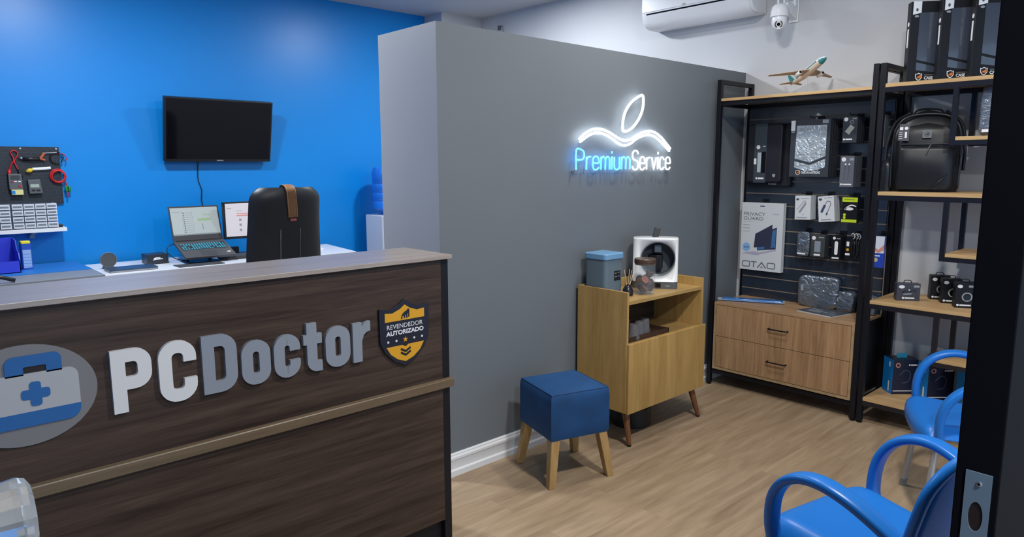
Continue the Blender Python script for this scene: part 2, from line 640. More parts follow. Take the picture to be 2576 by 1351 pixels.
# ------------------------------------------------------------------ the setting
XW, YB, ZC, YP, XP = 4.716, 5.89, 3.017, 2.656, 1.964
struct(MB().box(-1.8, 4.9, -1.6, 6.05, -0.1, 0).build('floor', M_FLOOR))
struct(MB().box(-1.8, 4.9, -1.6, 6.05, ZC, ZC + 0.1).build('ceiling', M_CEIL))
struct(MB().box(XW, XW + 0.12, -1.6, 6.05, 0, ZC).build('wall_right', M_WHITE_WALL))
struct(MB().box(-1.8, XW, YB, YB + 0.12, 0, ZC).build('wall_back', M_BLUE_WALL))
struct(MB().box(-1.8, -1.65, -1.6, YB, 0, ZC).build('wall_left', M_BLUE_WALL))  # unseen wall, made blue for its reflection and bounce light
b = MB()
b.box(-1.65, -0.55, -1.6, -1.48, 0, ZC)
b.box(4.3, XW, -1.6, -1.48, 0, ZC)
b.box(-0.55, 4.3, -1.6, -1.48, 2.6, ZC)
struct(b.build('wall_front', M_WHITE_WALL))  # opening widened so blue world light fills the shop
struct(MB().box(4.22, XW, 5.61, YB, 0, ZC).build('wall_pillar', M_WHITE_WALL))
# the freestanding grey wall: dark face to the shop, pale ends and top
b = MB()
z1 = 2.202
b.add([(XP, YP, 0), (XW, YP, 0), (XW, YP, z1), (XP, YP, z1)], [(0, 1, 2, 3)], 0)
b.add([(XP, YP, 0), (XP, YP, z1), (XP, 3.146, z1), (XP, 3.146, 0)], [(0, 1, 2, 3)], 1)
b.add([(XP, 3.146, 0), (XP, 3.146, z1), (XW, 3.146, z1), (XW, 3.146, 0)], [(0, 1, 2, 3)], 1)
b.add([(XP, YP, z1), (XW, YP, z1), (XW, 3.146, z1), (XP, 3.146, z1)], [(0, 1, 2, 3)], 2)
struct(b.build('wall_partition', [M_GREY_WALL, M_LIGHT_WALL, M_TRIM]))
# baseboard with a stepped, moulded section along the grey wall
prof = [(0, 0), (-0.018, 0), (-0.018, 0.028), (-0.014, 0.034), (-0.011, 0.036), (-0.011, 0.078), (-0.013, 0.083), (-0.016, 0.086), (-0.016, 0.098), (-0.010, 0.106), (-0.010, 0.112), (-0.005, 0.118), (0, 0.118)]
b = MB()
b.prism_x([(YP + a, z) for a, z in prof], XP - 0.012, XW)
struct(b.build('baseboard_partition', M_TRIM, smooth=25))
b = MB()
n = len(prof)
b.add([(XW + a, -1.48, z) for a, z in prof] + [(XW + a, YP - 0.02, z) for a, z in prof],
      [tuple(range(n))] + [(i, i + n, (i + 1) % n + n, (i + 1) % n) for i in range(n)])
struct(b.build('baseboard_right', M_TRIM, smooth=25))

# open black door leaf beside the camera, with its latch plate
d1 = MB().box(1.05, 1.93, 0.202, 0.2535, 0.012, 2.12).build('door_1', M_DOORBLACK, bevel=0.002)
struct(d1, 'open black door leaf close to the viewer at the far right')
b = MB()
hole = circle(0.2257, 1.081, 0.0085, 24, 0.021)
outer = []
for (q, z) in hole:      # outline of the plate, point for point with the hole
    a = math.atan2((z - 1.081) / 0.021, (q - 0.2257) / 0.0085)
    c, s_ = math.cos(a), math.sin(a)
    k = 1 / max(abs(c), abs(s_))
    yy = 0.2257 + 0.0152 * c * k
    zz = 1.081 + (0.062 if s_ > 0 else 0.075) * s_ * k
    outer.append((yy, zz))
n = len(hole)
vs = [(1.0480, q, z) for q, z in outer] + [(1.0480, q, z) for q, z in hole] + [(1.0502, q, z) for q, z in outer] + [(1.0502, q, z) for q, z in hole]
fs = []
for i in range(n):
    j = (i + 1) % n
    fs += [(i, j, n + j, n + i), (i, 2 * n + i, 2 * n + j, j), (n + i, n + j, 3 * n + j, 3 * n + i)]
b.add(vs, fs)
pl = b.build('latch_plate', mat('plate_steel', (0.20, 0.27, 0.33), 0.4, 0.3), d1)
b = MB()
b.lathe([(0.0034, 0), (0.0034, -0.0012), (0.0022, -0.002)], (1.048, 0.2245, 1.128), 16, axis='x')
b.box(1.0455, 1.0462, 0.2222, 0.2268, 1.1275, 1.1285, 1)
b.box(1.0455, 1.0462, 0.2240, 0.2250, 1.1258, 1.1302, 1)
b.build('screw', [M_STEEL, M_PLASTICB], pl)
MB().prism_x([(q, z) for q, z in circle(0.2257, 1.081, 0.0088, 24, 0.0213)], 1.0497, 1.0504).build('latch_recess', mat('latch_recess_brown', (0.02, 0.010, 0.007), 0.6), d1)
d2 = MB().box(-0.045, 0.0, 0.12, 0.92, 0.012, 2.12).build('door_2', M_DOORBLACK, bevel=0.002)
struct(d2, 'second door leaf beside the viewer, carrying the crystal knob')

kn = thing('door_knob', 'clear faceted crystal door knob at the lower left edge', 'door knob', (0.0, 0.745, 1.232))
b = MB()
b.lathe([(0.022, 0.0), (0.024, 0.004), (0.010, 0.008), (0.009, 0.026)], (0, 0, 0), 24, axis='x')
b.build('spindle', M_STEEL, kn, smooth=30)
b = MB()
b.lathe([(0.014, 0.024), (0.030, 0.032), (0.0345, 0.040), (0.0385, 0.070), (0.0365, 0.0755), (0.029, 0.0795), (0.018, 0.080)], (0, 0, 0), 10, axis='x', phase=R(18))
b.build('crystal', M_CRYSTAL, kn)

# ------------------------------------------------------------------ reception counter
ct = thing('reception_counter', 'dark wood reception counter with a sheen-paled top and a bronze strip', 'counter', (0.4, 2.3, 0))
YF = 2.177
b = MB()
b.box(-0.9, 1.655, 2.157, 2.490, 1.189, 1.205, 0)
b.build('top', M_DARKTOP, ct, bevel=0.0015, world=True)
MB().box(-0.9, 1.612, YF, YF + 0.018, 0.10, 1.189).build('front_panel', M_DARKOAK, ct, world=True)
MB().box(1.612, 1.648, YF + 0.001, 2.47, 0.0, 1.189).build('side_panel', M_BLACK, ct, world=True, bevel=0.001)
MB().box(-0.9, -0.865, YF + 0.001, 2.47, 0.0, 1.189).build('side_panel', M_BLACK, ct, world=True, bevel=0.001)
MB().box(-0.865, 1.612, 2.20, 2.215, 0.0, 0.10).build('plinth', M_BLACK, ct, world=True)
MB().box(-0.865, 1.612, 2.30, 2.318, 0.10, 1.189).build('back_panel', M_DARKOAK, ct, world=True)
b = MB()
b.prism_x([(YF, 0.705), (YF - 0.018, 0.703), (YF - 0.020, 0.700), (YF - 0.020, 0.670), (YF, 0.668)], -0.9, 1.654)
b.build('trim_strip', M_STRIP, ct, world=True)

# shop name lettering
sg = thing('letter_sign', 'raised white and grey letters of the shop name on the dark counter front', 'sign', (0.86, YF, 0.85))
M_LW = mat('white_letter', (0.60, 0.60, 0.60), 0.45)
M_LG = mat('grey_letter', (0.22, 0.245, 0.285), 0.38)
S = 0.037
h2 = S / 2
T0 = YF - 0.014


def arc(cx, cz, r, a0, a1, n=6):
    return [(cx + r * math.cos(R(a0 + (a1 - a0) * i / n)), cz + r * math.sin(R(a0 + (a1 - a0) * i / n))) for i in range(n + 1)]


def letter(paths, mt):
    q = MB()
    for pth, closed in paths:
        q.ribbon(pth, S, T0, YF, 0, closed)
    q.build('letter', mt, sg, world=True, smooth=35)


def stad(x0, x1, z0, z1, r):
    x0, x1, z0, z1 = x0 + h2, x1 - h2, z0 + h2, z1 - h2
    return rrect(x0, x1, z0, z1, r, 5)


def cshape(x0, x1, z0, z1, r, gap):
    x0, x1, z0, z1 = x0 + h2, x1 - h2, z0 + h2, z1 - h2
    zm = (z0 + z1) / 2
    return [(x1, zm + gap)] + arc(x1 - r, z1 - r, r, 0, 90) + arc(x0 + r, z1 - r, r, 90, 180) + arc(x0 + r, z0 + r, r, 180, 270) + arc(x1 - r, z0 + r, r, 270, 360) + [(x1, zm - gap)]


bz, tz = 0.851, 1.035


def glyph(parts, mt):
    q = MB()
    for kind, a, b_ in parts:
        if kind == 'ring':
            q.ring(a, b_, T0, YF)
        elif kind == 'poly':
            q.prism(a, T0, YF)
        else:
            q.ribbon(a, S, T0, YF)
    q.build('letter', mt, sg, world=True, smooth=35)


def bx(x0, x1, z0, z1):
    return ('poly', [(x0, z0), (x1, z0), (x1, z1), (x0, z1)], None)


x0, x1 = 0.444, 0.550
glyph([('ring', rrect(x0, x1, tz - 0.118, tz, 0.0005, 6, tr=0.044, br=0.044), rrect(x0 + S, x1 - S, tz - 0.118 + S, tz - S, 0.0005, 6, tr=0.012, br=0.012)),
       bx(x0, x0 + S, bz, tz - 0.118)], M_LW)
glyph([('rib', cshape(0.568, 0.675, bz - 0.001, tz + 0.001, 0.032, 0.026), None)], M_LW)
x0, x1 = 0.692, 0.798
glyph([('ring', rrect(x0, x1, bz, tz, 0.0005, 6, tr=0.050, br=0.050), rrect(x0 + S, x1 - S, bz + S, tz - S, 0.0005, 6, tr=0.015, br=0.015))], M_LG)


def oo(x0, x1):
    return ('ring', rrect(x0, x1, bz, 0.996, 0.044, 8), rrect(x0 + S, x1 - S, bz + S, 0.996 - S, 0.0095, 8))


glyph([oo(0.811, 0.906)], M_LG)
glyph([('rib', cshape(0.918, 1.010, bz, 0.997, 0.027, 0.016), None)], M_LG)
glyph([('rib', [(1.053, 1.022), (1.053, 0.89)] + arc(1.053 + 0.019, bz + h2 + 0.019, 0.019, 180, 270)[1:] + [(1.089, bz + h2)], None),
       bx(1.022, 1.053 - h2, 0.9485, 0.9835), bx(1.053 + h2, 1.090, 0.9485, 0.9835)], M_LG)
glyph([oo(1.103, 1.198)], M_LG)
glyph([bx(1.209, 1.209 + S, bz, 0.995), ('poly', [(1.209 + S, 0.925), (1.209 + S, 0.978), (1.256, 0.990), (1.268, 0.995), (1.281, 0.996), (1.281, 0.960), (1.266, 0.957), (1.254, 0.948)], None)], M_LG)

# round emblem with first-aid case
em = thing('round_emblem', 'round grey emblem of a blue and white medical case on the counter', 'emblem', (0.24, YF, 0.952))
ecx, ecz = 0.243, 0.952
CX, CZ = 0.262, 0.952
b = MB()
b.prism(circle(ecx, ecz, 0.167, 64, 0.137), YF - 0.006, YF)
b.build('backing_disc', mat('emblem_grey', (0.17, 0.165, 0.172), 0.45), em, world=True)
M_EB = mat('emblem_blue', (0.012, 0.10, 0.30), 0.45)
b = MB()
y0, y1 = YF - 0.0105, YF - 0.006
hd = rrect(0.203, 0.330, 1.008, 1.060, 0.001, 6, tl=0.022, tr=0.018)
hi = rrect(0.243, 0.294, 1.008, 1.030, 0.0008, 6, tl=0.003, tr=0.003)
b.ring(hd, hi, y0, y1)
b.build('handle', M_EB, em, world=True)
MB().prism(rrect(0.243, 0.294, 1.008, 1.030, 0.002), YF - 0.0066, YF - 0.006).build('handle_gap', mat('emblem_dark', (0.012, 0.006, 0.006), 0.5), em, world=True)
MB().prism(rrect(0.130, 0.366, 0.908, 1.012, 0.0005, 6, tl=0.03, tr=0.024), y0, y1).build('case_body', mat('emblem_white', (0.36, 0.37, 0.385), 0.45), em, world=True)
MB().prism(rrect(0.130, 0.366, 0.868, 0.908, 0.0005, 6, bl=0.03, br=0.03), y0, y1).build('case_base', M_EB, em, world=True)
b = MB()
b.prism(rrect(0.233, 0.298, 0.942, 0.968, 0.008), y0 - 0.002, y0)
b.prism(rrect(0.2525, 0.2785, 0.922, 0.988, 0.008), y0 - 0.0021, y0)
b.build('cross', M_EB, em, world=True)

# reseller crest
cr = thing('shield_plaque', 'black and amber shield plaque reading REVENDEDOR AUTORIZADO', 'plaque', (1.433, YF, 0.925))
b = MB()
cx, cz = 1.433, 0.926
b.prism(shield(cx, cz, 0.222, 0.258), YF - 0.010, YF)
b.build('plate', mat('plaque_black', (0.012, 0.013, 0.022), 0.35), cr, world=True, bevel=0.0015)
b = MB()
ya, yb_ = YF - 0.0112, YF - 0.010
top = [(cx - 0.088, cz + 0.043), (cx + 0.088, cz + 0.052)]
b.prism([(cx - 0.088, cz + 0.050), (cx - 0.088, cz + 0.084), (cx - 0.055, cz + 0.081), (cx - 0.022, cz + 0.093), (cx, cz + 0.108), (cx + 0.022, cz + 0.093), (cx + 0.055, cz + 0.081), (cx + 0.088, cz + 0.084), (cx + 0.088, cz + 0.050)], ya, yb_, 0)
b.build('upper_field', mat('plaque_amber', (0.60, 0.30, 0.015), 0.4), cr, world=True)
b = MB()
b.prism([(cx - 0.084, cz - 0.046), (cx - 0.014, cz - 0.046), (cx, cz - 0.054), (cx + 0.014, cz - 0.046), (cx + 0.084, cz - 0.046), (cx + 0.066, cz - 0.075), (cx + 0.036, cz - 0.098), (cx, cz - 0.111), (cx - 0.036, cz - 0.098), (cx - 0.066, cz - 0.075)], ya, yb_, 0)
b.build('lower_field', mat('plaque_amber', (0.60, 0.30, 0.015), 0.4), cr, world=True)
b = MB()
ape(b, cx - 0.019, cz + 0.055, 0.040, 0.036, ya - 0.001, ya, 0)
for k in range(2):
    zz = cz - 0.066 - 0.014 * k
    b.ribbon([(cx - 0.022, zz + 0.006), (cx, zz - 0.006), (cx + 0.022, zz + 0.006)], 0.008, ya - 0.001, ya)
b.build('emblem', mat('plaque_black', (0.012, 0.013, 0.022), 0.35), cr, world=True)
b = MB()
b.text('REVENDEDOR', cx - 0.080, cz + 0.021, 0.160, 0.017, ya, yb_, 0)
b.text('AUTORIZADO', cx - 0.084, cz - 0.004, 0.168, 0.018, ya, yb_, 0, bold=0.035)
for q in (-0.076, -0.040, 0.040, 0.076):
    b.prism(circle(cx + q, cz - 0.026, 0.0045, 10), ya, yb_, 0)
st = []
for i in range(10):
    q = PI / 2 + i * PI / 5
    rr = 0.0115 if i % 2 == 0 else 0.0048
    st.append((cx + rr * math.cos(q), cz - 0.026 + rr * math.sin(q)))
b.prism(st, ya, yb_, 1)
b.build('lettering', [mat('plaque_white', (0.62, 0.63, 0.66), 0.5), MATS['plaque_amber']], cr, world=True)

# ------------------------------------------------------------------ blue wall: television, peg board, shelf
tv = thing('television', 'black flat television mounted tilted on the blue wall', 'television', (2.106, 5.81, 1.588), rot=(R(13), 0, 0))
TW, TH = 0.421, 0.497
b = MB().box(-TW, TW, 0, 0.045, 0, TH)
b.build('casing', M_PLASTICB, tv, bevel=0.004)
MB().box(-TW + 0.013, TW - 0.013, -0.0012, 0, 0.022, TH - 0.012).build('screen', M_SCREENB, tv)
MB().text('SAMSUNG', -0.026, 0.007, 0.052, 0.008, -0.0012, 0, bold=0.02).build('brand_lettering', mat('silver_print', (0.45, 0.46, 0.48), 0.4), tv)
b = MB()
b.box(-0.12, 0.12, 0.045, 0.075, 0.14, 0.36)
b.build('wall_bracket', M_BLACK, tv)
b = MB()
b.tube(smooth_path([(1.955, 5.85, 1.63), (1.955, 5.882, 1.56), (1.950, 5.885, 1.45), (1.972, 5.885, 1.36), (1.966, 5.885, 1.28), (1.985, 5.885, 1.16), (1.99, 5.885, 1.0), (2.0, 5.885, 0.85)], 6), 0.0035, 6)
tag(b.build('power_cable', M_PLASTICB, smooth=180), 'thin black cable hanging down the blue wall under the television', 'cable')

pg = thing('pegboard', 'black perforated tool board on the blue wall at the left', 'pegboard', (0.5, 5.885, 1.29))
b = MB()
b.box(-0.60, 0.507, -0.012, 0.0, 0.0, 0.40)
mt = mat('pegboard_black', (0.016, 0.019, 0.026), 0.45)
nt, mp = _tex(mt, (1, 1, 1))
br = nt.nodes.new('ShaderNodeTexBrick')
sx = nt.nodes.new('ShaderNodeSeparateXYZ')
cx_ = nt.nodes.new('ShaderNodeCombineXYZ')
nt.links.new(mp.outputs[0], sx.inputs[0])
nt.links.new(sx.outputs[0], cx_.inputs[0])
nt.links.new(sx.outputs[2], cx_.inputs[1])
nt.links.new(cx_.outputs[0], br.inputs['Vector'])
br.inputs['Scale'].default_value = 1
br.inputs['Brick Width'].default_value = 0.036
br.inputs['Row Height'].default_value = 0.024
br.inputs['Mortar Size'].default_value = 0.0016
br.inputs['Color1'].default_value = (0.014, 0.017, 0.024, 1)
br.inputs['Color2'].default_value = (0.018, 0.023, 0.032, 1)
br.inputs['Mortar'].default_value = (0.02, 0.035, 0.06, 1)
nt.links.new(br.outputs['Color'], nt.nodes['Principled BSDF'].inputs['Base Color'])
b.build('panel', mt, pg)
b = MB()
for q in (-0.45, -0.2, 0.05, 0.28, 0.49):
    b.lathe([(0.006, 0), (0.006, -0.004)], (q, -0.012, 0.388), 10, axis='y')
b.build('screw', M_STEEL, pg)

YT = 5.871   # front of the board
# red test leads looped at left
b = MB()
b.tube(smooth_path([(0.745, YT - 0.008, 1.665), (0.722, YT - 0.01, 1.65), (0.735, YT - 0.012, 1.60), (0.715, YT - 0.012, 1.56), (0.705, YT - 0.012, 1.52)], 6), 0.004, 6)
b.tube(smooth_path([(0.745, YT - 0.008, 1.665), (0.762, YT - 0.01, 1.64), (0.738, YT - 0.012, 1.59), (0.748, YT - 0.012, 1.55), (0.757, YT - 0.012, 1.53)], 6), 0.004, 6)
t = thing('test_lead', 'red test leads with clips hung on the black tool board', 'test lead', (0.74, YT, 1.6))
b.build('wire', M_RED, t, world=True, smooth=180)
b = MB()
b.tube([(0.706, YT - 0.012, 1.535), (0.701, YT - 0.014, 1.51), (0.697, YT - 0.012, 1.475)], [0.007, 0.011, 0.005], 8)
b.build('clip', M_RED, t, world=True, smooth=180)
b = MB()
b.tube([(0.757, YT - 0.012, 1.535), (0.763, YT - 0.012, 1.505), (0.775, YT - 0.012, 1.48)], [0.006, 0.009, 0.004], 8)
b.build('clip', M_PLASTICB, t, world=True, smooth=180)
# black and orange tool
t = thing('crimping_tool', 'black tool with an orange grip hung at the top of the board', 'tool', (0.86, YT, 1.61))
b = MB()
b.tube([(0.785, YT - 0.012, 1.607), (0.83, YT - 0.014, 1.607), (0.885, YT - 0.014, 1.607)], [0.010, 0.014, 0.012], 8)
b.build('handle', M_PLASTICB, t, world=True, smooth=180)
b = MB()
b.tube([(0.765, YT - 0.012, 1.615), (0.79, YT - 0.012, 1.607)], [0.006, 0.010], 8)
b.build('jaw', M_STEEL, t, world=True, smooth=180)
b = MB()
b.tube(smooth_path([(0.882, YT - 0.014, 1.602), (0.90, YT - 0.014, 1.625), (0.914, YT - 0.014, 1.648)], 3), 0.010, 8)
b.tube(smooth_path([(0.885, YT - 0.014, 1.606), (0.905, YT - 0.014, 1.602), (0.915, YT - 0.014, 1.596)], 3), 0.008, 8)
b.build('grip', mat('orange_grip', (0.42, 0.10, 0.05), 0.5), t, world=True, smooth=180)
b = MB()
b.tube([(0.914, YT - 0.012, 1.647), (0.99, YT - 0.01, 1.652)], 0.0035, 6)
b.build('shaft', M_STEEL, t, world=True)
# white ribbon cable with yellow plug
t = thing('adapter_cable', 'white cable with a yellow plug hung in the middle of the board', 'cable', (0.86, YT, 1.53))
b = MB()
b.tube(smooth_path([(0.835, YT - 0.01, 1.536), (0.88, YT - 0.013, 1.538), (0.925, YT - 0.012, 1.541), (0.945, YT - 0.012, 1.545)], 4), 0.010, 8, ref=(0, 0, 1), rb=0.005)
b.build('lead', M_WHITE, t, world=True, smooth=180)
b = MB()
b.tube([(0.798, YT - 0.012, 1.518), (0.82, YT - 0.014, 1.527), (0.838, YT - 0.012, 1.535)], [0.008, 0.016, 0.008], 8)
b.build('plug', mat('yellow_plug', (0.75, 0.52, 0.05), 0.4), t, world=True, smooth=180)


def coil(name, label, c, r, turns, mt, wr, seed, tails):
    q = MB()
    rr = random.Random(seed)
    pts = []
    nn = 26 * turns
    for i in range(nn):
        a = 2 * PI * i / 26
        k = r * (1 + 0.13 * math.sin(a * 0.31 + seed) + 0.03 * math.sin(a * 1.7))
        pts.append((c[0] + k * math.cos(a), c[1] - 0.006 - 0.004 * (i / nn) * turns, c[2] + k * 1.02 * math.sin(a)))
    q.tube(pts, wr, 6)
    t_ = thing(name, label, 'cable', c)
    q.build('wire_loop', mt, t_, world=True, smooth=180)
    for pth, m2, r2, nm in tails:
        z = MB()
        z.tube(smooth_path(pth, 4), r2, 6)
        z.build(nm, m2, t_, world=True, smooth=180)
    return t_


coil('cable_coil', 'coiled black cable with red ends at the upper right of the board', (0.985, YT, 1.612), 0.040, 2, M_PLASTICB, 0.0028, 2,
     [([(1.005, YT - 0.012, 1.648), (1.03, YT - 0.015, 1.64), (1.045, YT - 0.015, 1.61), (1.035, YT - 0.015, 1.585)], M_RED, 0.0032, 'red_lead')])
M_GREENPL = mat('green_connector', (0.02, 0.22, 0.05), 0.4)
coil('cable_coil', 'coiled red cable with green connectors at the right of the board', (0.985, YT, 1.485), 0.043, 4, M_RED, 0.0042, 5,
     [([(1.022, YT - 0.014, 1.46), (1.032, YT - 0.014, 1.42), (1.032, YT - 0.014, 1.40)], M_RED, 0.004, 'red_lead'),
      ([(1.026, YT - 0.016, 1.415), (1.028, YT - 0.016, 1.375)], M_GREENPL, 0.010, 'connector'),
      ([(1.045, YT - 0.016, 1.415), (1.047, YT - 0.016, 1.375)], M_GREENPL, 0.009, 'connector'),
      ([(1.033, YT - 0.016, 1.375), (1.030, YT - 0.016, 1.335)], M_RED, 0.005, 'plug')])

t = thing('multimeter', 'grey meter with orange top and a yellow tag on the board', 'meter', (0.745, YT, 1.40))
b = MB()
b.prism(rrect(0.692, 0.768, 1.395, 1.505, 0.006), YT - 0.032, YT)
b.build('body', M_GREYPL, t, world=True, bevel=0.003)
b = MB()
b.prism(rrect(0.703, 0.757, 1.466, 1.494, 0.003), YT - 0.0335, YT - 0.032)
b.build('display', mat('meter_display', (0.05, 0.055, 0.06), 0.25), t, world=True)
b = MB()
b.lathe([(0.006, 0), (0.005, -0.004)], (0.71, YT - 0.032, 1.452), 10, 0, axis='y')
b.box(0.722, 0.737, YT - 0.036, YT - 0.032, 1.448, 1.456, 1)
b.box(0.745, 0.76, YT - 0.036, YT - 0.032, 1.448, 1.456, 1)
b.lathe([(0.008, 0), (0.007, -0.005)], (0.752, YT - 0.032, 1.42), 12, 0, axis='y')
b.build('button', [M_RED, M_WHITE], t, world=True)
b = MB()
b.prism(rrect(0.702, 0.768, 1.362, 1.397, 0.003), YT - 0.036, YT - 0.004, 0)
b.box(0.703, 0.722, YT - 0.037, YT - 0.036, 1.366, 1.391, 1)
b.build('tag', [mat('yellow_tag', (0.72, 0.66, 0.30), 0.5), M_CYANBOX], t, world=True)
t = thing('timer_switch', 'small grey meter with a pale green display on the board', 'meter', (0.845, YT, 1.36))
b = MB()
b.prism([(0.805, 1.365), (0.882, 1.368), (0.872, 1.465), (0.800, 1.463)], YT - 0.030, YT)
b.build('body', M_GREYPL, t, world=True, bevel=0.003)
b = MB()
b.prism(rrect(0.812, 0.864, 1.41, 1.432, 0.002), YT - 0.0315, YT - 0.030)
b.build('display', mat('green_display', (0.36, 0.44, 0.38), 0.3), t, world=True)
b = MB()
b.box(0.818, 0.838, YT - 0.033, YT - 0.030, 1.385, 1.395)
b.box(0.845, 0.868, YT - 0.033, YT - 0.030, 1.385, 1.395)
b.build('button', M_PLASTICB, t, world=True)

# white wall shelf with parts organiser
t = thing('wall_shelf', 'white shelf on the blue wall under the tool board', 'shelf', (0.5, 5.89, 1.09))
b = MB()
b.prism_z(rrect(-0.45, 0.985, 5.70, 5.888, 0.001, 6, br=0.02), 1.105, 1.131)
b.build('board', M_WHITE, t, world=True, bevel=0.004)
for q in (0.78, 0.1):
    b = MB()
    b.prism_x([(5.888, 1.105), (5.76, 1.105), (5.76, 1.095), (5.862, 1.07), (5.862, 1.055), (5.888, 1.055)], q, q + 0.03)
    b.build('bracket', mat('shelf_bracket', (0.4, 0.42, 0.45), 0.4), t, world=True)
t = thing('parts_organizer', 'organizer of small pale drawers standing on the white wall shelf', 'organizer', (0.7, 5.80, 1.131))
b = MB()
b.box(-0.10, 0.905, 5.726, 5.868, 1.131, 1.305)
b.build('housing', mat('organizer_dark', (0.05, 0.06, 0.085), 0.5), t, world=True)
M_BIN = mat('translucent_drawer', (0.60, 0.63, 0.68), 0.3)
M_BIND = mat('drawer_contents', (0.17, 0.19, 0.22), 0.5)
k = 0
dw0 = None
for cxi in range(-1, 5):
    for rz in range(4):
        xa = 0.637 + cxi * 0.0655 + (0.006 if cxi >= 1 else 0)
        za = 1.136 + rz * 0.0425
        if dw0 is None:
            b = MB()
            b.box(-0.030, 0.030, -0.010, 0.10, 0, 0.038, 0)
            b.box(-0.024, 0.024, -0.0112, -0.010, 0.013, 0.026, 1)
            b.box(-0.026, 0.026, -0.018, -0.010, 0.004, 0.010, 0)
            dw0 = b.build('drawer', [M_BIN, M_BIND], t)
            c = dw0
        else:
            c = dw0.copy()
            COL.objects.link(c)
        c.location = (xa + 0.0 - 0.7, 5.726 - 5.80, za - 1.131)
        k += 1
t = tag(MB().box(0.925, 0.965, 5.74, 5.80, 1.131, 1.152).build('small_box', M_PLASTICB, bevel=0.003), 'tiny black box at the right end of the white wall shelf', 'box')

# ------------------------------------------------------------------ work bench and desk
t = thing('workbench', 'grey workbench with a blue mat below the tool board', 'workbench', (0.2, 5.5, 0))
b = MB()
b.box(-1.0, 1.045, 5.0, 5.88, 0.84, 0.868)
b.build('top', mat('bench_grey', (0.20, 0.215, 0.235), 0.45), t, world=True, bevel=0.002)
b = MB()
b.prism_z([(-0.9, 5.33), (1.04, 5.33), (1.04, 5.86), (-0.9, 5.86)], 0.868, 0.872)
b.build('mat', mat('blue_mat', (0.015, 0.16, 0.50), 0.5), t, world=True)
for q in (-0.98, 1.0):
    for yy in (5.03, 5.82):
        MB().box(q, q + 0.04, yy, yy + 0.04, 0, 0.84).build('leg', M_MIDGREY, t, world=True)
t = thing('desk', 'white desk top holding the laptop, the monitor and papers', 'desk', (2.0, 5.5, 0))
b = MB()
b.prism_z([(1.075, 5.79), (1.058, 5.13), (2.93, 5.13), (3.02, 5.82)], 0.820, 0.845)
b.build('top', mat('desk_white', (0.74, 0.76, 0.80), 0.35), t, world=True, bevel=0.002)
for q in (1.10, 2.88):
    MB().box(q, q + 0.03, 5.18, 5.74, 0, 0.82).build('side_panel', M_WHITE, t, world=True)

t = thing('storage_bin', 'blue open-fronted parts bin standing on the workbench', 'bin', (0.62, 5.56, 0.872))
b = MB()
MB_BLUE = mat('ultramarine_plastic', (0.03, 0.05, 0.55), 0.4)
b.prism_x([(5.44, 0.872), (5.44, 0.96), (5.46, 1.0), (5.53, 1.02), (5.55, 1.075), (5.70, 1.085), (5.70, 0.872)], 0.655, 0.66)
b.prism_x([(5.44, 0.872), (5.44, 0.96), (5.46, 1.0), (5.53, 1.02), (5.55, 1.075), (5.70, 1.085), (5.70, 0.872)], 0.45, 0.455)
b.box(0.45, 0.66, 5.44, 5.70, 0.872, 0.877)
b.prism_x([(5.44, 0.872), (5.445, 0.872), (5.445, 0.95), (5.44, 0.95)], 0.45, 0.66)
b.box(0.45, 0.66, 5.695, 5.70, 0.872, 1.085)
b.build('body', MB_BLUE, t, world=True)
t = thing('cleaner_canister', 'blue canister with a yellow cap beside the blue bin', 'canister', (0.72, 5.60, 0.872))
b = MB()
b.prism_z(rrect(0.685, 0.745, 5.57, 5.64, 0.012), 0.872, 1.045, 0)
b.build('body', mat('canister_blue', (0.02, 0.08, 0.42), 0.4), t, world=True)
b = MB()
b.box(0.693, 0.739, 5.5685, 5.57, 0.885, 1.005, 0)
for i in range(5):
    b.box(0.695, 0.737, 5.568, 5.5685, 0.892 + i * 0.021, 0.894 + i * 0.021, 1)
b.build('label', [mat('pale_blue_label', (0.28, 0.42, 0.66), 0.5), M_CYANBOX], t, world=True)
b = MB()
b.prism_z(rrect(0.688, 0.742, 5.575, 5.635, 0.010), 1.045, 1.062)
b.build('cap', mat('yellow_cap', (0.80, 0.68, 0.03), 0.4), t, world=True, bevel=0.003)
b = MB()
b.tube([(0.30, 5.02, 0.935), (0.51, 5.035, 0.905), (0.575, 5.03, 0.880)], 0.0115, 8)
tag(b.build('black_rod', M_PLASTICB, smooth=180), 'black rod leaning on the front of the grey workbench', 'rod')

# grey round speaker disc, closed laptop, small black box
t = thing('charging_pad', 'round grey charging pad standing upright behind the closed laptop', 'charger', (1.165, 5.47, 0.845))
b = MB()
b.prism(circle(1.165, 0.908, 0.050, 40), 5.44, 5.452)
b.build('disc', mat('pad_grey', (0.075, 0.08, 0.085), 0.5), t, world=True, bevel=0.002)
MB().ring(circle(1.165, 0.908, 0.0525, 40), circle(1.165, 0.908, 0.0495, 40), 5.438, 5.454).build('rim', mat('pad_rim', (0.16, 0.2, 0.26), 0.35), t, world=True)
MB().box(1.135, 1.195, 5.435, 5.50, 0.845, 0.862).build('stand', M_GREYPL, t, world=True)
t = thing('closed_laptop', 'closed slate laptop lying on the left of the white desk', 'laptop', (1.26, 5.31, 0.845))
b = MB()
b.prism_z(rrect(1.115, 1.415, 5.195, 5.375, 0.008), 0.847, 0.857, 0)
b.build('base', mat('laptop_side_grey', (0.30, 0.30, 0.32), 0.4, 0.5), t, world=True)
b = MB()
b.prism_z(rrect(1.115, 1.415, 5.195, 5.375, 0.008), 0.8575, 0.865, 0)
b.build('lid', mat('laptop_lid_slate', (0.05, 0.085, 0.14), 0.35, 0.4), t, world=True)
t = thing('small_carton', 'small black carton with white print beside the open laptop', 'carton', (1.49, 5.53, 0.845))
b = MB()
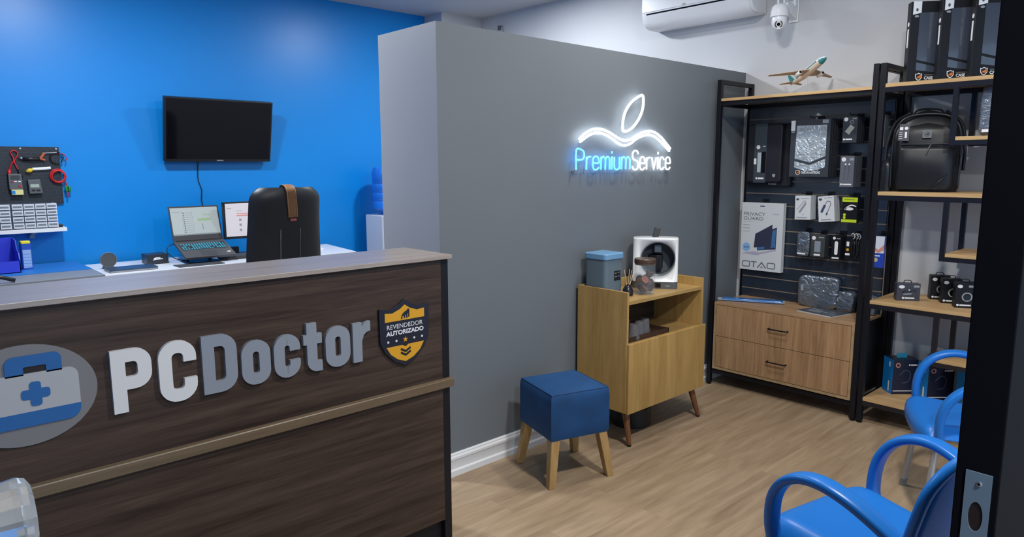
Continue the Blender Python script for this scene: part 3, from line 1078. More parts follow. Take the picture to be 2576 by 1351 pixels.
b.box(1.415, 1.560, 5.46, 5.60, 0.845, 0.917)
b.build('box', mat('carton_black', (0.02, 0.025, 0.035), 0.35), t, world=True, bevel=0.001)
b = MB()
b.ribbon([(1.455, 0.880), (1.518, 0.882)], 0.004, 5.459, 5.46)
b = MB()
b.ribbon([(1.462, 0.886), (1.478, 0.891), (1.505, 0.889)], 0.009, 5.459, 5.46)
b.ribbon([(1.455, 0.878), (1.522, 0.883)], 0.005, 5.459, 5.46)
b.build('printed_mark', M_PAPER, t, world=True)
b = MB()
b.tube(smooth_path([(1.63, 5.50, 0.985), (1.575, 5.49, 0.965), (1.56, 5.48, 0.925), (1.60, 5.46, 0.88), (1.66, 5.44, 0.86), (1.70, 5.42, 0.875), (1.715, 5.42, 0.89)], 6), 0.0035, 6)
tag(b.build('charger_cable', M_PLASTICB, smooth=180), 'thin black cable looping at the left of the open laptop', 'cable')

# open laptop on a stand (local frame: hinge line at the origin)
lt = thing('open_laptop', 'open laptop with lit screen on a riser on the white desk', 'laptop', (1.800, 5.50, 0.990))
LW = 0.183
tilt = math.atan2(0.105, 0.28)
mb_ = Matrix.Rotation(tilt, 4, 'X')
b = MB()
b.box(-LW, LW, -0.262, 0.015, -0.020, 0.0)
b.xform(mb_)
b.build('base', mat('laptop_base_grey', (0.075, 0.075, 0.082), 0.45), lt, bevel=0.004)
M_KEY = mat('key_black', (0.02, 0.025, 0.03), 0.4)
M_KEYLIT = mat('key_backlight', (0.05, 0.30, 0.42), 0.4, emit=0.25, emit_color=(0.06, 0.42, 0.60))
b = MB()
b.box(-LW + 0.020, LW - 0.020, -0.142, -0.040, 0.0, 0.0012, 0)
for r_ in range(5):
    for c_ in range(17):
        xa = -LW + 0.024 + c_ * 0.0187
        ya_ = -0.060 - r_ * 0.0195
        if RND.random() < 0.93:
            b.box(xa + 0.003, xa + 0.0135, ya_ + 0.003, ya_ + 0.0125, 0.0012, 0.0030, 1)
b.xform(mb_)
b.build('keyboard', [M_KEY, M_KEYLIT], lt)
b = MB()
b.box(-0.055, 0.055, -0.245, -0.165, 0.0, 0.0008, 0)
b.xform(mb_)
b.build('touchpad', mat('touchpad_grey', (0.06, 0.06, 0.066), 0.4), lt)
MB().box(LW - 0.05, LW - 0.025, -0.22, -0.205, 0.0, 0.001).xform(mb_).build('sticker', M_PAPER, lt)
ms = Matrix.Translation((0, 0.012, 0.004)) @ Matrix.Rotation(R(-16), 4, 'X')
b = MB()
b.box(-LW, LW, 0, 0.007, 0.0, 0.268)
b.xform(ms)
b.build('screen_lid', mat('laptop_lid_black', (0.03, 0.03, 0.035), 0.45), lt, bevel=0.002)
M_LCD = mat('lcd_pale', (0.22, 0.25, 0.25), 0.4, emit=0.13, emit_color=(0.80, 0.90, 0.90))
M_LCDL = mat('lcd_line', (0.14, 0.17, 0.18), 0.4, emit=0.06, emit_color=(0.5, 0.55, 0.55))
M_LCDG = mat('lcd_green', (0.17, 0.26, 0.13), 0.4, emit=0.10, emit_color=(0.62, 0.85, 0.50))
M_LCDD = mat('lcd_dark', (0.08, 0.09, 0.1), 0.4)
b = MB()
b.box(-LW + 0.010, LW - 0.010, -0.001, 0, 0.042, 0.256, 0)
b.box(-LW + 0.010, LW - 0.010, -0.0015, -0.001, 0.042, 0.052, 1)
b.box(-0.093, -0.092, -0.0016, -0.001, 0.055, 0.235, 1)
b.box(-0.020, -0.019, -0.0016, -0.001, 0.055, 0.235, 1)
for i in range(10):
    b.box(-0.086, -0.078, -0.0017, -0.001, 0.062 + i * 0.0165, 0.070 + i * 0.0165, 3)
    b.box(-0.074, -0.026, -0.0017, -0.001, 0.066 + i * 0.0165, 0.0675 + i * 0.0165, 1)
b.box(0.018, 0.112, -0.0017, -0.001, 0.150, 0.168, 2)
b.box(0.06, 0.112, -0.0017, -0.001, 0.195, 0.200, 2)
for i in range(3):
    b.box(0.045, 0.050, -0.0017, -0.001, 0.085 + i * 0.016, 0.094 + i * 0.016, 3)
b.box(-0.16, -0.10, -0.0017, -0.001, 0.222, 0.224, 1)
b.xform(ms)
b.build('display', [M_LCD, M_LCDL, M_LCDG, M_LCDD], lt)
b = MB()
b.cyl((-LW + 0.02, 0.008, 0.0), (LW - 0.02, 0.008, 0.0), 0.009, n=10)
b.build('hinge', M_PLASTICB, lt, smooth=40)
t = thing('laptop_stand', 'black folding stand under the open laptop', 'stand', (1.80, 5.38, 0.845))
b = MB()
b.box(1.66, 1.88, 5.31, 5.50, 0.8455, 0.852)
b.build('base', M_BLACK, t, world=True)
for q in (1.69, 1.85):
    b = MB()
    b.tube([(q, 5.46, 0.852), (q, 5.40, 0.927)], 0.010, 6)
    b.build('support_arm', M_BLACK, t, world=True)
    b = MB()
    b.tube([(q, 5.28, 0.888), (q, 5.44, 0.948)], 0.006, 6)
    b.build('cradle', M_BLACK, t, world=True)

t = thing('monitor', 'desktop monitor with a white page, half behind the office chair', 'monitor', (2.26, 5.5, 0.845))
b = MB()
b.box(1.992, 2.53, 5.49, 5.53, 0.985, 1.275)
b.build('casing', M_PLASTICB, t, world=True, bevel=0.003)
b = MB()
M_PAGE = mat('lcd_white_page', (0.28, 0.265, 0.29), 0.4, emit=0.26, emit_color=(0.98, 0.94, 1.0))
M_PINK = mat('lcd_pink', (0.35, 0.12, 0.11), 0.4, emit=0.22, emit_color=(1.0, 0.45, 0.42))
b.box(2.004, 2.518, 5.488, 5.49, 1.005, 1.263, 0)
b.box(2.09, 2.30, 5.487, 5.488, 1.180, 1.186, 1)
b.box(2.09, 2.30, 5.487, 5.488, 1.162, 1.172, 1)
b.box(2.09, 2.13, 5.487, 5.488, 1.203, 1.205, 2)
b.box(2.015, 2.05, 5.487, 5.488, 1.222, 1.226, 2)
for i in range(3):
    b.box(2.108, 2.126, 5.487, 5.488, 1.045 + i * 0.040, 1.063 + i * 0.040, 2)
b.build('display', [M_PAGE, M_PINK, mat('lcd_grey', (0.25, 0.24, 0.27), 0.4, emit=0.05, emit_color=(1, 1, 1))], t, world=True)
b = MB()
b.box(2.22, 2.30, 5.52, 5.54, 0.86, 1.05)
b.box(2.14, 2.38, 5.47, 5.66, 0.845, 0.86)
b.build('stand', M_PLASTICB, t, world=True, bevel=0.003)
t = thing('docking_station', 'black box with a violet light under the monitor', 'dock', (2.06, 5.605, 0.845))
MB().box(1.985, 2.13, 5.585, 5.625, 0.845, 0.912).build('body', M_PLASTICB, t, world=True, bevel=0.002)
MB().box(2.052, 2.062, 5.5835, 5.585, 0.865, 0.895).build('indicator', mat('violet_light', (0.15, 0.1, 0.6), 0.4, emit=1.2, emit_color=(0.25, 0.2, 0.9)), t, world=True)
t = thing('computer_keyboard', 'black keyboard on the white desk next to the office chair', 'keyboard', (2.11, 5.385, 0.853), -4)
t.rotation_euler.x = R(5)
b = MB()
b.box(-0.215, 0.215, -0.065, 0.065, 0.0, 0.016)
b.build('base', mat('keyboard_base', (0.04, 0.04, 0.045), 0.45), t, bevel=0.004)
b = MB()
for r_ in range(5):
    for c_ in range(20):
        b.box(-0.207 + c_ * 0.0207, -0.190 + c_ * 0.0207, -0.058 + r_ * 0.0235, -0.040 + r_ * 0.0235, 0.016, 0.021)
b.build('keys', mat('keyboard_keys', (0.075, 0.075, 0.085), 0.45), t, bevel=0.001)
t = thing('stand_shadow_sheet', 'dark grey mouse pad in front of the open laptop', 'shadow sheet', (1.72, 5.2, 0.845))  # dark sheet laid in as the shadow by the laptop stand
MB().prism_z(rrect(1.54, 1.86, 5.15, 5.30, 0.01), 0.8452, 0.849).build('pad', mat('stand_shadow_dark', (0.055, 0.055, 0.06), 0.8), t, world=True)
# papers at the right of the desk
p0 = None
for i, (px, py, a, lab) in enumerate(((2.66, 5.56, 8, 'white sheets lying lowest in the paper pile right of the office chair'), (2.71, 5.60, -6, 'white sheets in the middle of the paper pile on the desk'), (2.68, 5.64, 14, 'white sheets on top of the paper pile on the desk'))):
    b = MB()
    b.box(-0.105, 0.105, -0.148, 0.148, 0, 0.006)
    q = tag(b.build('paper_sheets', M_PAPER), lab, 'paper', 'papers on the desk')
    q.location = (px, py, 0.8455 + i * 0.0065)
    q.rotation_euler = (0, 0, R(a))

# water cooler
t = thing('water_cooler', 'white water cooler just visible behind the grey wall end', 'water cooler', (3.55, 5.60, 0))
b = MB()
b.prism_z(rrect(3.392, 3.70, 5.44, 5.76, 0.03), 0, 1.10)
b.build('cabinet', mat('cooler_white', (0.72, 0.74, 0.80), 0.35), t, world=True, bevel=0.006)
b = MB()
prof = [(0.05, 1.10), (0.06, 1.125), (0.138, 1.16), (0.138, 1.22), (0.132, 1.23), (0.138, 1.24), (0.138, 1.30), (0.132, 1.31), (0.138, 1.32), (0.138, 1.38), (0.132, 1.39), (0.138, 1.40), (0.138, 1.49), (0.12, 1.535), (0.06, 1.545)]
b.lathe(prof, (3.545, 5.60, 0), 32)
b.build('bottle', mat('blue_bottle', (0.02, 0.19, 0.75), 0.2, spec=0.6, alpha=1.0), t, world=True, smooth=40)

# ------------------------------------------------------------------ office chair
oc = thing('office_chair', 'black leather office chair seen from behind with a tan strap', 'office chair', (1.985, 4.62, 0))


def oval_panel(rows, thick_mid, nx=14):
    """cushion built from rows (z, half width, y centre, edge half thickness)"""
    q = MB()
    fr, bk = [], []
    for z, hw, yc, th in rows:
        f_, k_ = [], []
        for i in range(nx + 1):
            u = -1 + 2 * i / nx
            e = math.sqrt(max(0.0, 1 - abs(u) ** 3.2))
            tt = th * e
            bow = 0.035 * u * u
            f_.append((hw * u, yc - tt + bow, z))
            k_.append((hw * u, yc + tt + bow, z))
        fr.append(f_)
        bk.append(k_)
    loops = [f_ + k_[::-1] for f_, k_ in zip(fr, bk)]
    q.grid(loops, wrap=True)
    nn = len(loops[0])
    q.add(loops[0], [tuple(range(nn))])
    q.add(loops[-1], [tuple(range(nn - 1, -1, -1))])
    return q


rows = []
for s_ in [q / 12 for q in range(11)] + [0.90, 0.93, 0.955, 0.975, 0.99, 1.0]:
    z = 0.53 + s_ * 0.885
    hw = 0.252 - 0.008 * s_ ** 2
    if s_ > 0.90:
        k = (s_ - 0.90) / 0.10
        hw -= 0.062 * k ** 2.4
    hw += 0.012 * math.sin(min(1, s_ * 1.3) * PI)
    yc = -0.235 - 0.07 * s_ + 0.03 * math.sin(s_ * PI)
    th = 0.045 * (1 if s_ < 0.9 else 1 - 0.6 * ((s_ - 0.9) / 0.1) ** 2)
    rows.append((z, hw, yc, th))
oval_panel(rows, 0).build('backrest', M_LEATHER, oc, smooth=60, subsurf=1)


def back_y(z):
    s_ = (z - 0.53) / 0.885
    return -0.235 - 0.07 * s_ + 0.03 * math.sin(s_ * PI) - 0.045


b = MB()
for q in (-0.062, 0.070):
    b.tube([(q, back_y(z) + 0.001, z) for z in (0.75, 0.85, 0.95, 1.05, 1.145)], 0.003, 6)
b.build('piping', M_STITCH, oc, smooth=180)
b = MB()
pts = [(-0.005, -0.245, 1.405), (-0.006, -0.272, 1.427), (-0.005, -0.32, 1.428), (-0.002, -0.349, 1.40), (0.004, back_y(1.35) - 0.006, 1.35), (0.012, back_y(1.29) - 0.006, 1.285), (0.018, back_y(1.22) - 0.006, 1.222)]
b.tube(smooth_path(pts, 5), 0.033, 8, ref=(1, 0, 0.0), rb=0.004)
sp = b.build('strap', M_TAN, oc, smooth=50)
b = MB()
for q in (-0.028, 0.028):
    b.tube([(a + q, c - 0.004, d) for a, c, d in smooth_path(pts, 5)][6:], 0.0018, 5)
b.build('edge_stitch', mat('strap_edge', (0.42, 0.26, 0.13), 0.5), sp, smooth=180)
MB().box(-0.002, 0.040, back_y(1.21) - 0.009, back_y(1.21) - 0.004, 1.198, 1.213).build('strap_label', mat('pink_tag', (0.55, 0.12, 0.12), 0.5), sp)
rows = []
b = MB()
b.prism_z(rrect(-0.25, 0.25, -0.22, 0.26, 0.07), 0.46, 0.545)
b.build('seat', M_LEATHER, oc, bevel=0.02, seg=3, smooth=50)
b = MB()
b.cyl((0, 0.02, 0.12), (0, 0.02, 0.46), 0.028)
b.build('gas_lift', M_BLACK, oc, smooth=40)
for i in range(5):
    q = R(18 + 72 * i)
    b = MB()
    b.tube([(0, 0.02, 0.115), (0.30 * math.cos(q), 0.02 + 0.30 * math.sin(q), 0.075)], [0.028, 0.016], 8)
    lg = b.build('base_arm', M_PLASTICB, oc, smooth=60)
    b = MB()
    cx, cy = 0.30 * math.cos(q), 0.02 + 0.30 * math.sin(q)
    b.cyl((cx - 0.022, cy, 0.028), (cx + 0.022, cy, 0.028), 0.028, n=16)
    b.build('caster', M_PLASTICB, lg, smooth=50)

# ------------------------------------------------------------------ neon sign
ns = thing('neon_sign', 'glowing white and blue neon sign with a leaf shape on the grey wall', 'neon sign', (3.3, YP, 1.5))
YN = 2.622
b = MB()
back = [(2.858, 1.627), (2.884, 1.685), (2.944, 1.731), (3.013, 1.760), (3.077, 1.768), (3.164, 1.764), (3.237, 1.806), (3.274, 1.845), (3.302, 1.903), (3.386, 1.964), (3.473, 1.975), (3.497, 1.938), (3.486, 1.85), (3.547, 1.778), (3.606, 1.769), (3.694, 1.726), (3.786, 1.658), (3.784, 1.510), (2.860, 1.510)]
b.prism(back, YN + 0.006, YN + 0.011)
M_ACR = mat('clear_acrylic', (0.85, 0.9, 0.95), 0.05, alpha=0.025)
b.build('acrylic_panel', M_ACR, ns, world=True)
M_NW = mat('neon_white', (1, 1, 1), 0.5, emit=3.6, emit_color=(0.84, 0.93, 1.0))
M_NB = mat('neon_blue', (0.2, 0.6, 1), 0.5, emit=5.5, emit_color=(0.02, 0.37, 1.0))
top = [(2.904, 1.694), (2.958, 1.727), (3.013, 1.748), (3.07, 1.753), (3.128, 1.746), (3.194, 1.725), (3.255, 1.702), (3.309, 1.693), (3.364, 1.703), (3.418, 1.726), (3.482, 1.747), (3.54, 1.755), (3.599, 1.748), (3.66, 1.722), (3.723, 1.682), (3.764, 1.652)]
bot = [(2.912, 1.678), (2.972, 1.71), (3.021, 1.727), (3.07, 1.731), (3.121, 1.724), (3.188, 1.701), (3.248, 1.674), (3.302, 1.665), (3.357, 1.676), (3.411, 1.704), (3.475, 1.725), (3.532, 1.733), (3.591, 1.725), (3.652, 1.699), (3.706, 1.667), (3.755, 1.637)]
b = MB()
b.tube([(p[0], YN, p[1]) for p in smooth_path(top, 3)], 0.0068, 8)
b.build('wave_tube', M_NW, ns, world=True, smooth=180)
b = MB()
b.tube([(p[0], YN, p[1]) for p in smooth_path(bot, 3)], 0.0068, 8)
b.build('wave_tube', M_NW, ns, world=True, smooth=180)
leaf = [(3.468, 1.962), (3.418, 1.95), (3.356, 1.915), (3.311, 1.87), (3.286, 1.817), (3.283, 1.76), (3.307, 1.746), (3.361, 1.763), (3.415, 1.803), (3.454, 1.853), (3.474, 1.907)]
b = MB()
b.tube([(p[0], YN, p[1]) for p in smooth_path(leaf, 4, True)], 0.0070, 8, closed=True)
b.build('leaf_tube', M_NW, ns, world=True, smooth=180)
NG = {
    'P': (0.62, [[(0, 0), (0, 1), (.42, 1), (.6, .88), (.6, .62), (.42, .5), (0, .5)]]),
    'r': (0.34, [[(0, 0), (0, .66)], [(0, .48), (.14, .64), (.34, .66)]]),
    'e': (0.48, [[(0, .34), (.48, .34), (.48, .5), (.36, .66), (.12, .66), (0, .5), (0, .15), (.12, 0), (.36, 0), (.48, .1)]]),
    'm': (0.74, [[(0, 0), (0, .66)], [(0, .5), (.12, .65), (.26, .65), (.37, .5), (.37, 0)], [(.37, .5), (.49, .65), (.63, .65), (.74, .5), (.74, 0)]]),
    'i': (0.02, [[(0, 0), (0, .68)], [(0, .84), (0, .96)]]),
    'u': (0.46, [[(0, .66), (0, .14), (.12, 0), (.34, 0), (.46, .14)], [(.46, .66), (.46, 0)]]),
    'S': (0.56, [[(.56, .84), (.42, 1), (.14, 1), (0, .85), (0, .66), (.14, .53), (.42, .47), (.56, .34), (.56, .15), (.42, 0), (.14, 0), (0, .16)]]),
    'v': (0.46, [[(0, .66), (.23, 0), (.46, .66)]]),
    'c': (0.44, [[(.44, .53), (.32, .66), (.12, .66), (0, .5), (0, .15), (.12, 0), (.32, 0), (.44, .12)]]),
}


def neon_text(word, xa, xb, z0, ht, mt, gap=0.19):
    tot = sum(NG[c][0] for c in word) + gap * (len(word) - 1)
    k = (xb - xa) / tot
    x = xa
    for c in word:
        q = MB()
        for st_ in NG[c][1]:
            if len(st_) > 3:
                st_ = smooth_path(st_, 3)
            q.tube([(x + p[0] * k, YN, z0 + p[1] * ht) for p in st_], 0.0042, 6)
        q.build('letter_tube', mt, ns, world=True, smooth=180)
        x += (NG[c][0] + gap) * k


neon_text('Premium', 2.882, 3.356, 1.526, 0.108, M_NB)
neon_text('Service', 3.382, 3.766, 1.524, 0.110, M_NW)
b = MB()
for q in (2.88, 3.76):
    zz = 1.518
    b.cyl((q, YN + 0.011, zz), (q, YP, zz), 0.005, n=8)
b.build('standoff', M_STEEL, ns, world=True)

# ------------------------------------------------------------------ coffee cabinet
cb = thing('coffee_cabinet', 'honey oak cabinet on splayed legs with an open shelf', 'cabinet', (3.285, 2.45, 0))
CX0, CX1, CY0, CY1 = 2.917, 3.655, 2.275, 2.632
for q in (CX0, CX1 - 0.016):
    b = MB()
    b.box(q, q + 0.016, CY0, CY1, 0.200, 0.875)
    b.build('side_panel', M_OAK, cb, world=True, bevel=0.001)
b = MB()
b.box(CX0 + 0.016, CX1 - 0.016, CY0 + 0.004, CY1, 0.804, 0.822)
b.build('top', M_OAKH, cb, world=True)
b = MB()
b.box(CX0 + 0.016, CX1 - 0.016, CY1 - 0.014, CY1, 0.822, 0.875)
b.build('rear_rail', M_OAKH, cb, world=True)
MB().box(CX0 + 0.016, CX1 - 0.016, CY0 + 0.02, CY1, 0.562, 0.578).build('shelf', M_OAKH, cb, world=True)
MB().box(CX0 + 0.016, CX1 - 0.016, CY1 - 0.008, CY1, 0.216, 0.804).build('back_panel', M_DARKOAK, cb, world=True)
MB().box(CX0 + 0.016, CX1 - 0.016, CY0 + 0.02, CY1, 0.200, 0.216).build('bottom', M_OAKH, cb, world=True)
b = MB()
b.box(CX0 + 0.004, CX1 + 0.012, CY0 - 0.016, CY0 - 0.001, 0.196, 0.590)
b.build('door', M_OAK, cb, world=True, bevel=0.002)
for xa, ya, dx, dy in ((2.965, 2.31, 0.0, -0.03), (3.60, 2.31, 0.05, -0.03), (2.965, 2.59, 0.0, 0.01), (3.60, 2.59, 0.05, 0.01)):
    b = MB()
    b.tube([(xa + dx, ya + dy, 0.012), (xa, ya, 0.20)], [0.013, 0.021], 16)
    lg = b.build('leg', M_LEGW, cb, world=True, smooth=40)
    b = MB()
    b.cyl((xa + dx, ya + dy, 0.0), (xa + dx, ya + dy, 0.012), 0.0125, n=16)
    q = b.build('foot_cap', M_PLASTICB, lg, smooth=40)
    q.location = -cb.location

ZT = 0.8225
t = thing('waste_bin', 'grey blue lidded bin on the left end of the oak cabinet', 'bin', (3.022, 2.518, ZT))
b = MB()
b.prism_z(rrect(-0.078, 0.078, -0.065, 0.088, 0.022), 0, 0.205, 0)
b.build('body', mat('bin_slate', (0.12, 0.165, 0.20), 0.4), t, bevel=0.003, smooth=40)
b = MB()
b.prism_z(rrect(-0.084, 0.084, -0.072, 0.094, 0.024), 0.205, 0.240)
b.build('lid', mat('bin_lid_blue', (0.16, 0.33, 0.52), 0.35), t, bevel=0.006, seg=3, smooth=40)
b = MB()
b.box(0.0, 0.055, -0.0665, -0.065, 0.085, 0.14, 0)
b = MB()
b.box(-0.002, 0.052, -0.0665, -0.065, 0.085, 0.14, 0)
for q, zz, ww in ((0.004, 0.125, 0.014), (0.028, 0.128, 0.016), (0.004, 0.105, 0.018), (0.030, 0.106, 0.014)):
    b.box(q, q + ww, -0.067, -0.0665, zz, zz + 0.004, 1)
b.build('sticker', [M_PLASTICB, M_PLGREY], t)

t = thing('reed_diffuser', 'black reed diffuser bottle with pale sticks', 'diffuser', (3.085, 2.405, ZT))
b = MB()
b.lathe([(0.027, 0), (0.031, 0.006), (0.029, 0.035), (0.018, 0.052), (0.013, 0.056), (0.013, 0.062), (0.010, 0.062)], n=24)
b.build('bottle', mat('diffuser_black', (0.010, 0.012, 0.018), 0.3), t, smooth=40)
for i, (dx, dy) in enumerate(((-0.035, 0.0), (-0.010, 0.02), (0.006, -0.02), (0.030, 0.015), (0.048, -0.005))):
    b = MB()
    b.cyl((dx * 0.1, dy * 0.1, 0.03), (dx, dy, 0.145), 0.0019, n=6)
    b.build('reed', mat('reed_pale', (0.62, 0.47, 0.28), 0.6), t)

t = thing('glass_jar', 'clear glass jar with a brown lid holding coffee capsules', 'jar', (3.20, 2.375, ZT))
JR, JH = 0.0605, 0.178
b = MB()
b.lathe([(0.02, 0.0), (JR - 0.004, 0.0), (JR, 0.004), (JR, JH), (JR - 0.0035, JH), (JR - 0.0035, 0.008), (0.02, 0.006)], n=40, cap=True)
b.build('glass', M_GLASS, t, smooth=35)
b = MB()
b.lathe([(JR - 0.004, JH - 0.01), (JR + 0.001, JH), (JR + 0.001, JH + 0.022), (JR - 0.004, JH + 0.026)], n=40)
b.build('lid', mat('jar_lid_brown', (0.12, 0.075, 0.055), 0.35, 0.4), t, smooth=35)
# capsules
M_CAP = mat('capsule_brown', (0.09, 0.038, 0.026), 0.35, 0.3)
M_FOIL = mat('capsule_foil', (0.55, 0.20, 0.12), 0.35, 0.5)
cap0 = None
caps = [(-0.030, -0.014, 0.032, 40, 10, 'at the bottom left of the jar'), (0.027, -0.020, 0.032, -70, 30, 'at the bottom right of the jar'), (0.002, 0.030, 0.034, 110, 20, 'at the bottom rear of the jar'),
        (-0.028, -0.016, 0.082, 55, -30, 'with its foil up at the middle left of the jar'), (0.030, 0.010, 0.084, -40, 60, 'in the middle right of the jar'), (0.0, -0.030, 0.066, 100, 80, 'in the centre front of the jar'),
        (0.018, -0.018, 0.112, 15, 20, 'with its foil up at the top of the heap in the jar'), (-0.012, 0.028, 0.086, 170, 40, 'at the middle rear of the jar')]
for (dx, dy, dz, rx, rz_, lab) in caps:
    if cap0 is None:
        cap0 = thing('coffee_capsule', '', 'capsule', group='coffee capsules in the jar')
        b = MB()
        b.lathe([(0.004, -0.0165), (0.013, -0.015), (0.0185, -0.009), (0.0215, 0.004), (0.0225, 0.010), (0.0255, 0.011), (0.0255, 0.0125)], n=20)
        b.build('cup', M_CAP, cap0, smooth=40)
        b = MB()
        b.lathe([(0.001, 0.0135), (0.012, 0.0132), (0.0225, 0.0127)], n=20)
        b.build('foil_lid', M_FOIL, cap0, smooth=40)
        c = cap0
    else:
        c = copy_tree(cap0)
    c.location = (3.20 + dx, 2.375 + dy, ZT + dz)
    c.rotation_euler = (R(rx), R(rx * 0.3), R(rz_))
    c['label'] = 'brown coffee capsule ' + lab

# coffee machine: its face looks toward the entrance
cm = thing('coffee_machine', 'white coffee machine with a round dark opening on the oak cabinet', 'coffee machine', (3.435, 2.475, ZT), -54.6)
HW = 0.132
plan = []
for i in range(9):           # plan outline: rounded front corners, bulging back
    pass
plan = rrect(-HW, HW, -0.075, 0.078, 0.03, 6, tl=0.07, tr=0.07)
n = len(plan)


def body_loop(z, sc_=1.0):
    return [(x * sc_, y * sc_, z) for x, y in plan]


b = MB()
b.grid([body_loop(0.0), body_loop(0.040)], wrap=True)
b.add(body_loop(0.0), [tuple(range(n))])
b.add(body_loop(0.040), [tuple(range(n))])
b.build('base', mat('machine_grey', (0.10, 0.105, 0.11), 0.4), cm, smooth=35)
OC = (0.015, 0.178)   # opening centre (x, z)
OR = 0.100
b = MB()
b.grid([body_loop(0.041), body_loop(0.292), body_loop(0.300, 0.985)], wrap=True)
b.add(body_loop(0.300, 0.985), [tuple(range(n))])
b.add(body_loop(0.041), [tuple(range(n))])
ob = b.build('housing', mat('machine_white', (0.70, 0.71, 0.70), 0.35), cm, smooth=35)
# cut the round opening
cut = MB()
cut.lathe([(OR, -0.2), (OR, 0.035)], (OC[0], 0, OC[1]), 48, axis='y')
cm_me = bpy.data.meshes.new('cutter')
cm_me.from_pydata(cut.v, [], cut.f)
cbm = bmesh.new()
cbm.from_mesh(cm_me)
bmesh.ops.recalc_face_normals(cbm, faces=cbm.faces)
cbm.to_mesh(cm_me)
cbm.free()
co = bpy.data.objects.new('cutter', cm_me)
COL.objects.link(co)
co.parent = cm
md = ob.modifiers.new('opening', 'BOOLEAN')
md.object = co
md.operation = 'DIFFERENCE'
md.solver = 'EXACT'
bpy.context.view_layer.update()
dg = bpy.context.evaluated_depsgraph_get()
nm = bpy.data.meshes.new_from_object(ob.evaluated_get(dg))
ob.modifiers.clear()
ob.data = nm
bpy.data.objects.remove(co)
b = MB()
b.lathe([(OR, -0.0785), (OR + 0.0015, -0.078), (OR - 0.006, -0.070), (OR - 0.006, 0.0330)], (OC[0], 0, OC[1]), 48, axis='y', cap=False)
b.prism(circle(OC[0], OC[1], OR - 0.005, 48), 0.032, 0.0335)
b.build('recess', mat('machine_recess', (0.12, 0.138, 0.155), 0.35), cm, smooth=40)
b = MB()
b.prism(rrect(OC[0] - 0.022, OC[0] + 0.018, OC[1] + 0.035, OC[1] + 0.082, 0.006), -0.045, 0.03)
b.build('brew_head', mat('machine_head', (0.09, 0.12, 0.14), 0.35), cm, bevel=0.004)
b = MB()
b.lathe([(0.030, -0.066), (0.034, -0.060), (0.037, 0.0), (0.037, 0.008)], (OC[0] - 0.012, -0.005, OC[1] + 0.012), 24)
b.prism_z([(x + OC[0] - 0.012, y - 0.005) for x, y in rrect(-0.04, 0.04, -0.03, 0.03, 0.015)], OC[1] - 0.062, OC[1] + 0.02)
b.build('cup_holder', M_PLASTICB, cm, smooth=40)
b = MB()
b.box(-0.075, 0.035, -0.0757, -0.0745, 0.006, 0.034)
b.build('drip_slot', M_SCREENB, cm)
MB().box(0.062, 0.088, -0.0757, -0.075, 0.015, 0.0205).build('maker_mark', M_PLGREY, cm)
b = MB()
b.box(-0.018, 0.018, -0.006, 0.006, 0.0, 0.062)
b.xform(Matrix.Translation((-0.005, 0.0, 0.296)) @ Matrix.Rotation(R(14), 4, 'Y') @ Matrix.Rotation(R(-12), 4, 'X'))
b.build('lever', M_PLASTICB, cm, bevel=0.003)

# tray with upturned cups on the open shelf
t = thing('serving_tray', 'dark wooden tray in the open shelf of the oak cabinet', 'tray', (3.13, 2.40, 0.578))
b = MB()
b.box(-0.185, 0.235, -0.085, 0.165, 0.0, 0.008)
b.box(-0.185, 0.235, -0.085, -0.075, 0.008, 0.028)
b.box(-0.185, 0.235, 0.155, 0.165, 0.008, 0.028)
b.box(-0.185, -0.175, -0.085, 0.165, 0.008, 0.028)
b.box(0.225, 0.235, -0.085, 0.165, 0.008, 0.028)
b.build('body', M_TRAY, t, bevel=0.0015)
cup0 = None
for (dx, dy, lab) in ((3.155, 2.372, 'second upturned grey cup from the right on the tray'), (3.235, 2.395, 'rightmost upturned grey cup on the tray'), (3.07, 2.345, 'front left upturned grey cup, cut by the cabinet side'), (3.135, 2.455, 'rear left upturned grey cup on the tray')):
    if cup0 is None:
        b = MB()
        b.lathe([(0.0335, 0.0), (0.0335, 0.014), (0.0305, 0.018), (0.0255, 0.078), (0.023, 0.082), (0.006, 0.0825)], n=28)
        cup0 = b.build('coffee_cup', M_FELT, smooth=40)
        c = cup0
    else:
        c = cup0.copy()
        COL.objects.link(c)
    c.location = (dx, dy, 0.5865)
    tag(c, lab, 'cup', 'cups on the tray')
# black drum under the cabinet
t = thing('floor_drum', 'black round tub standing on the floor under the oak cabinet', 'tub', (3.265, 2.50, 0))
b = MB()
b.lathe([(0.112, 0.0), (0.118, 0.006), (0.118, 0.115), (0.108, 0.125), (0.02, 0.127)], n=40)
b.build('body', M_PLASTICB, t, smooth=40)

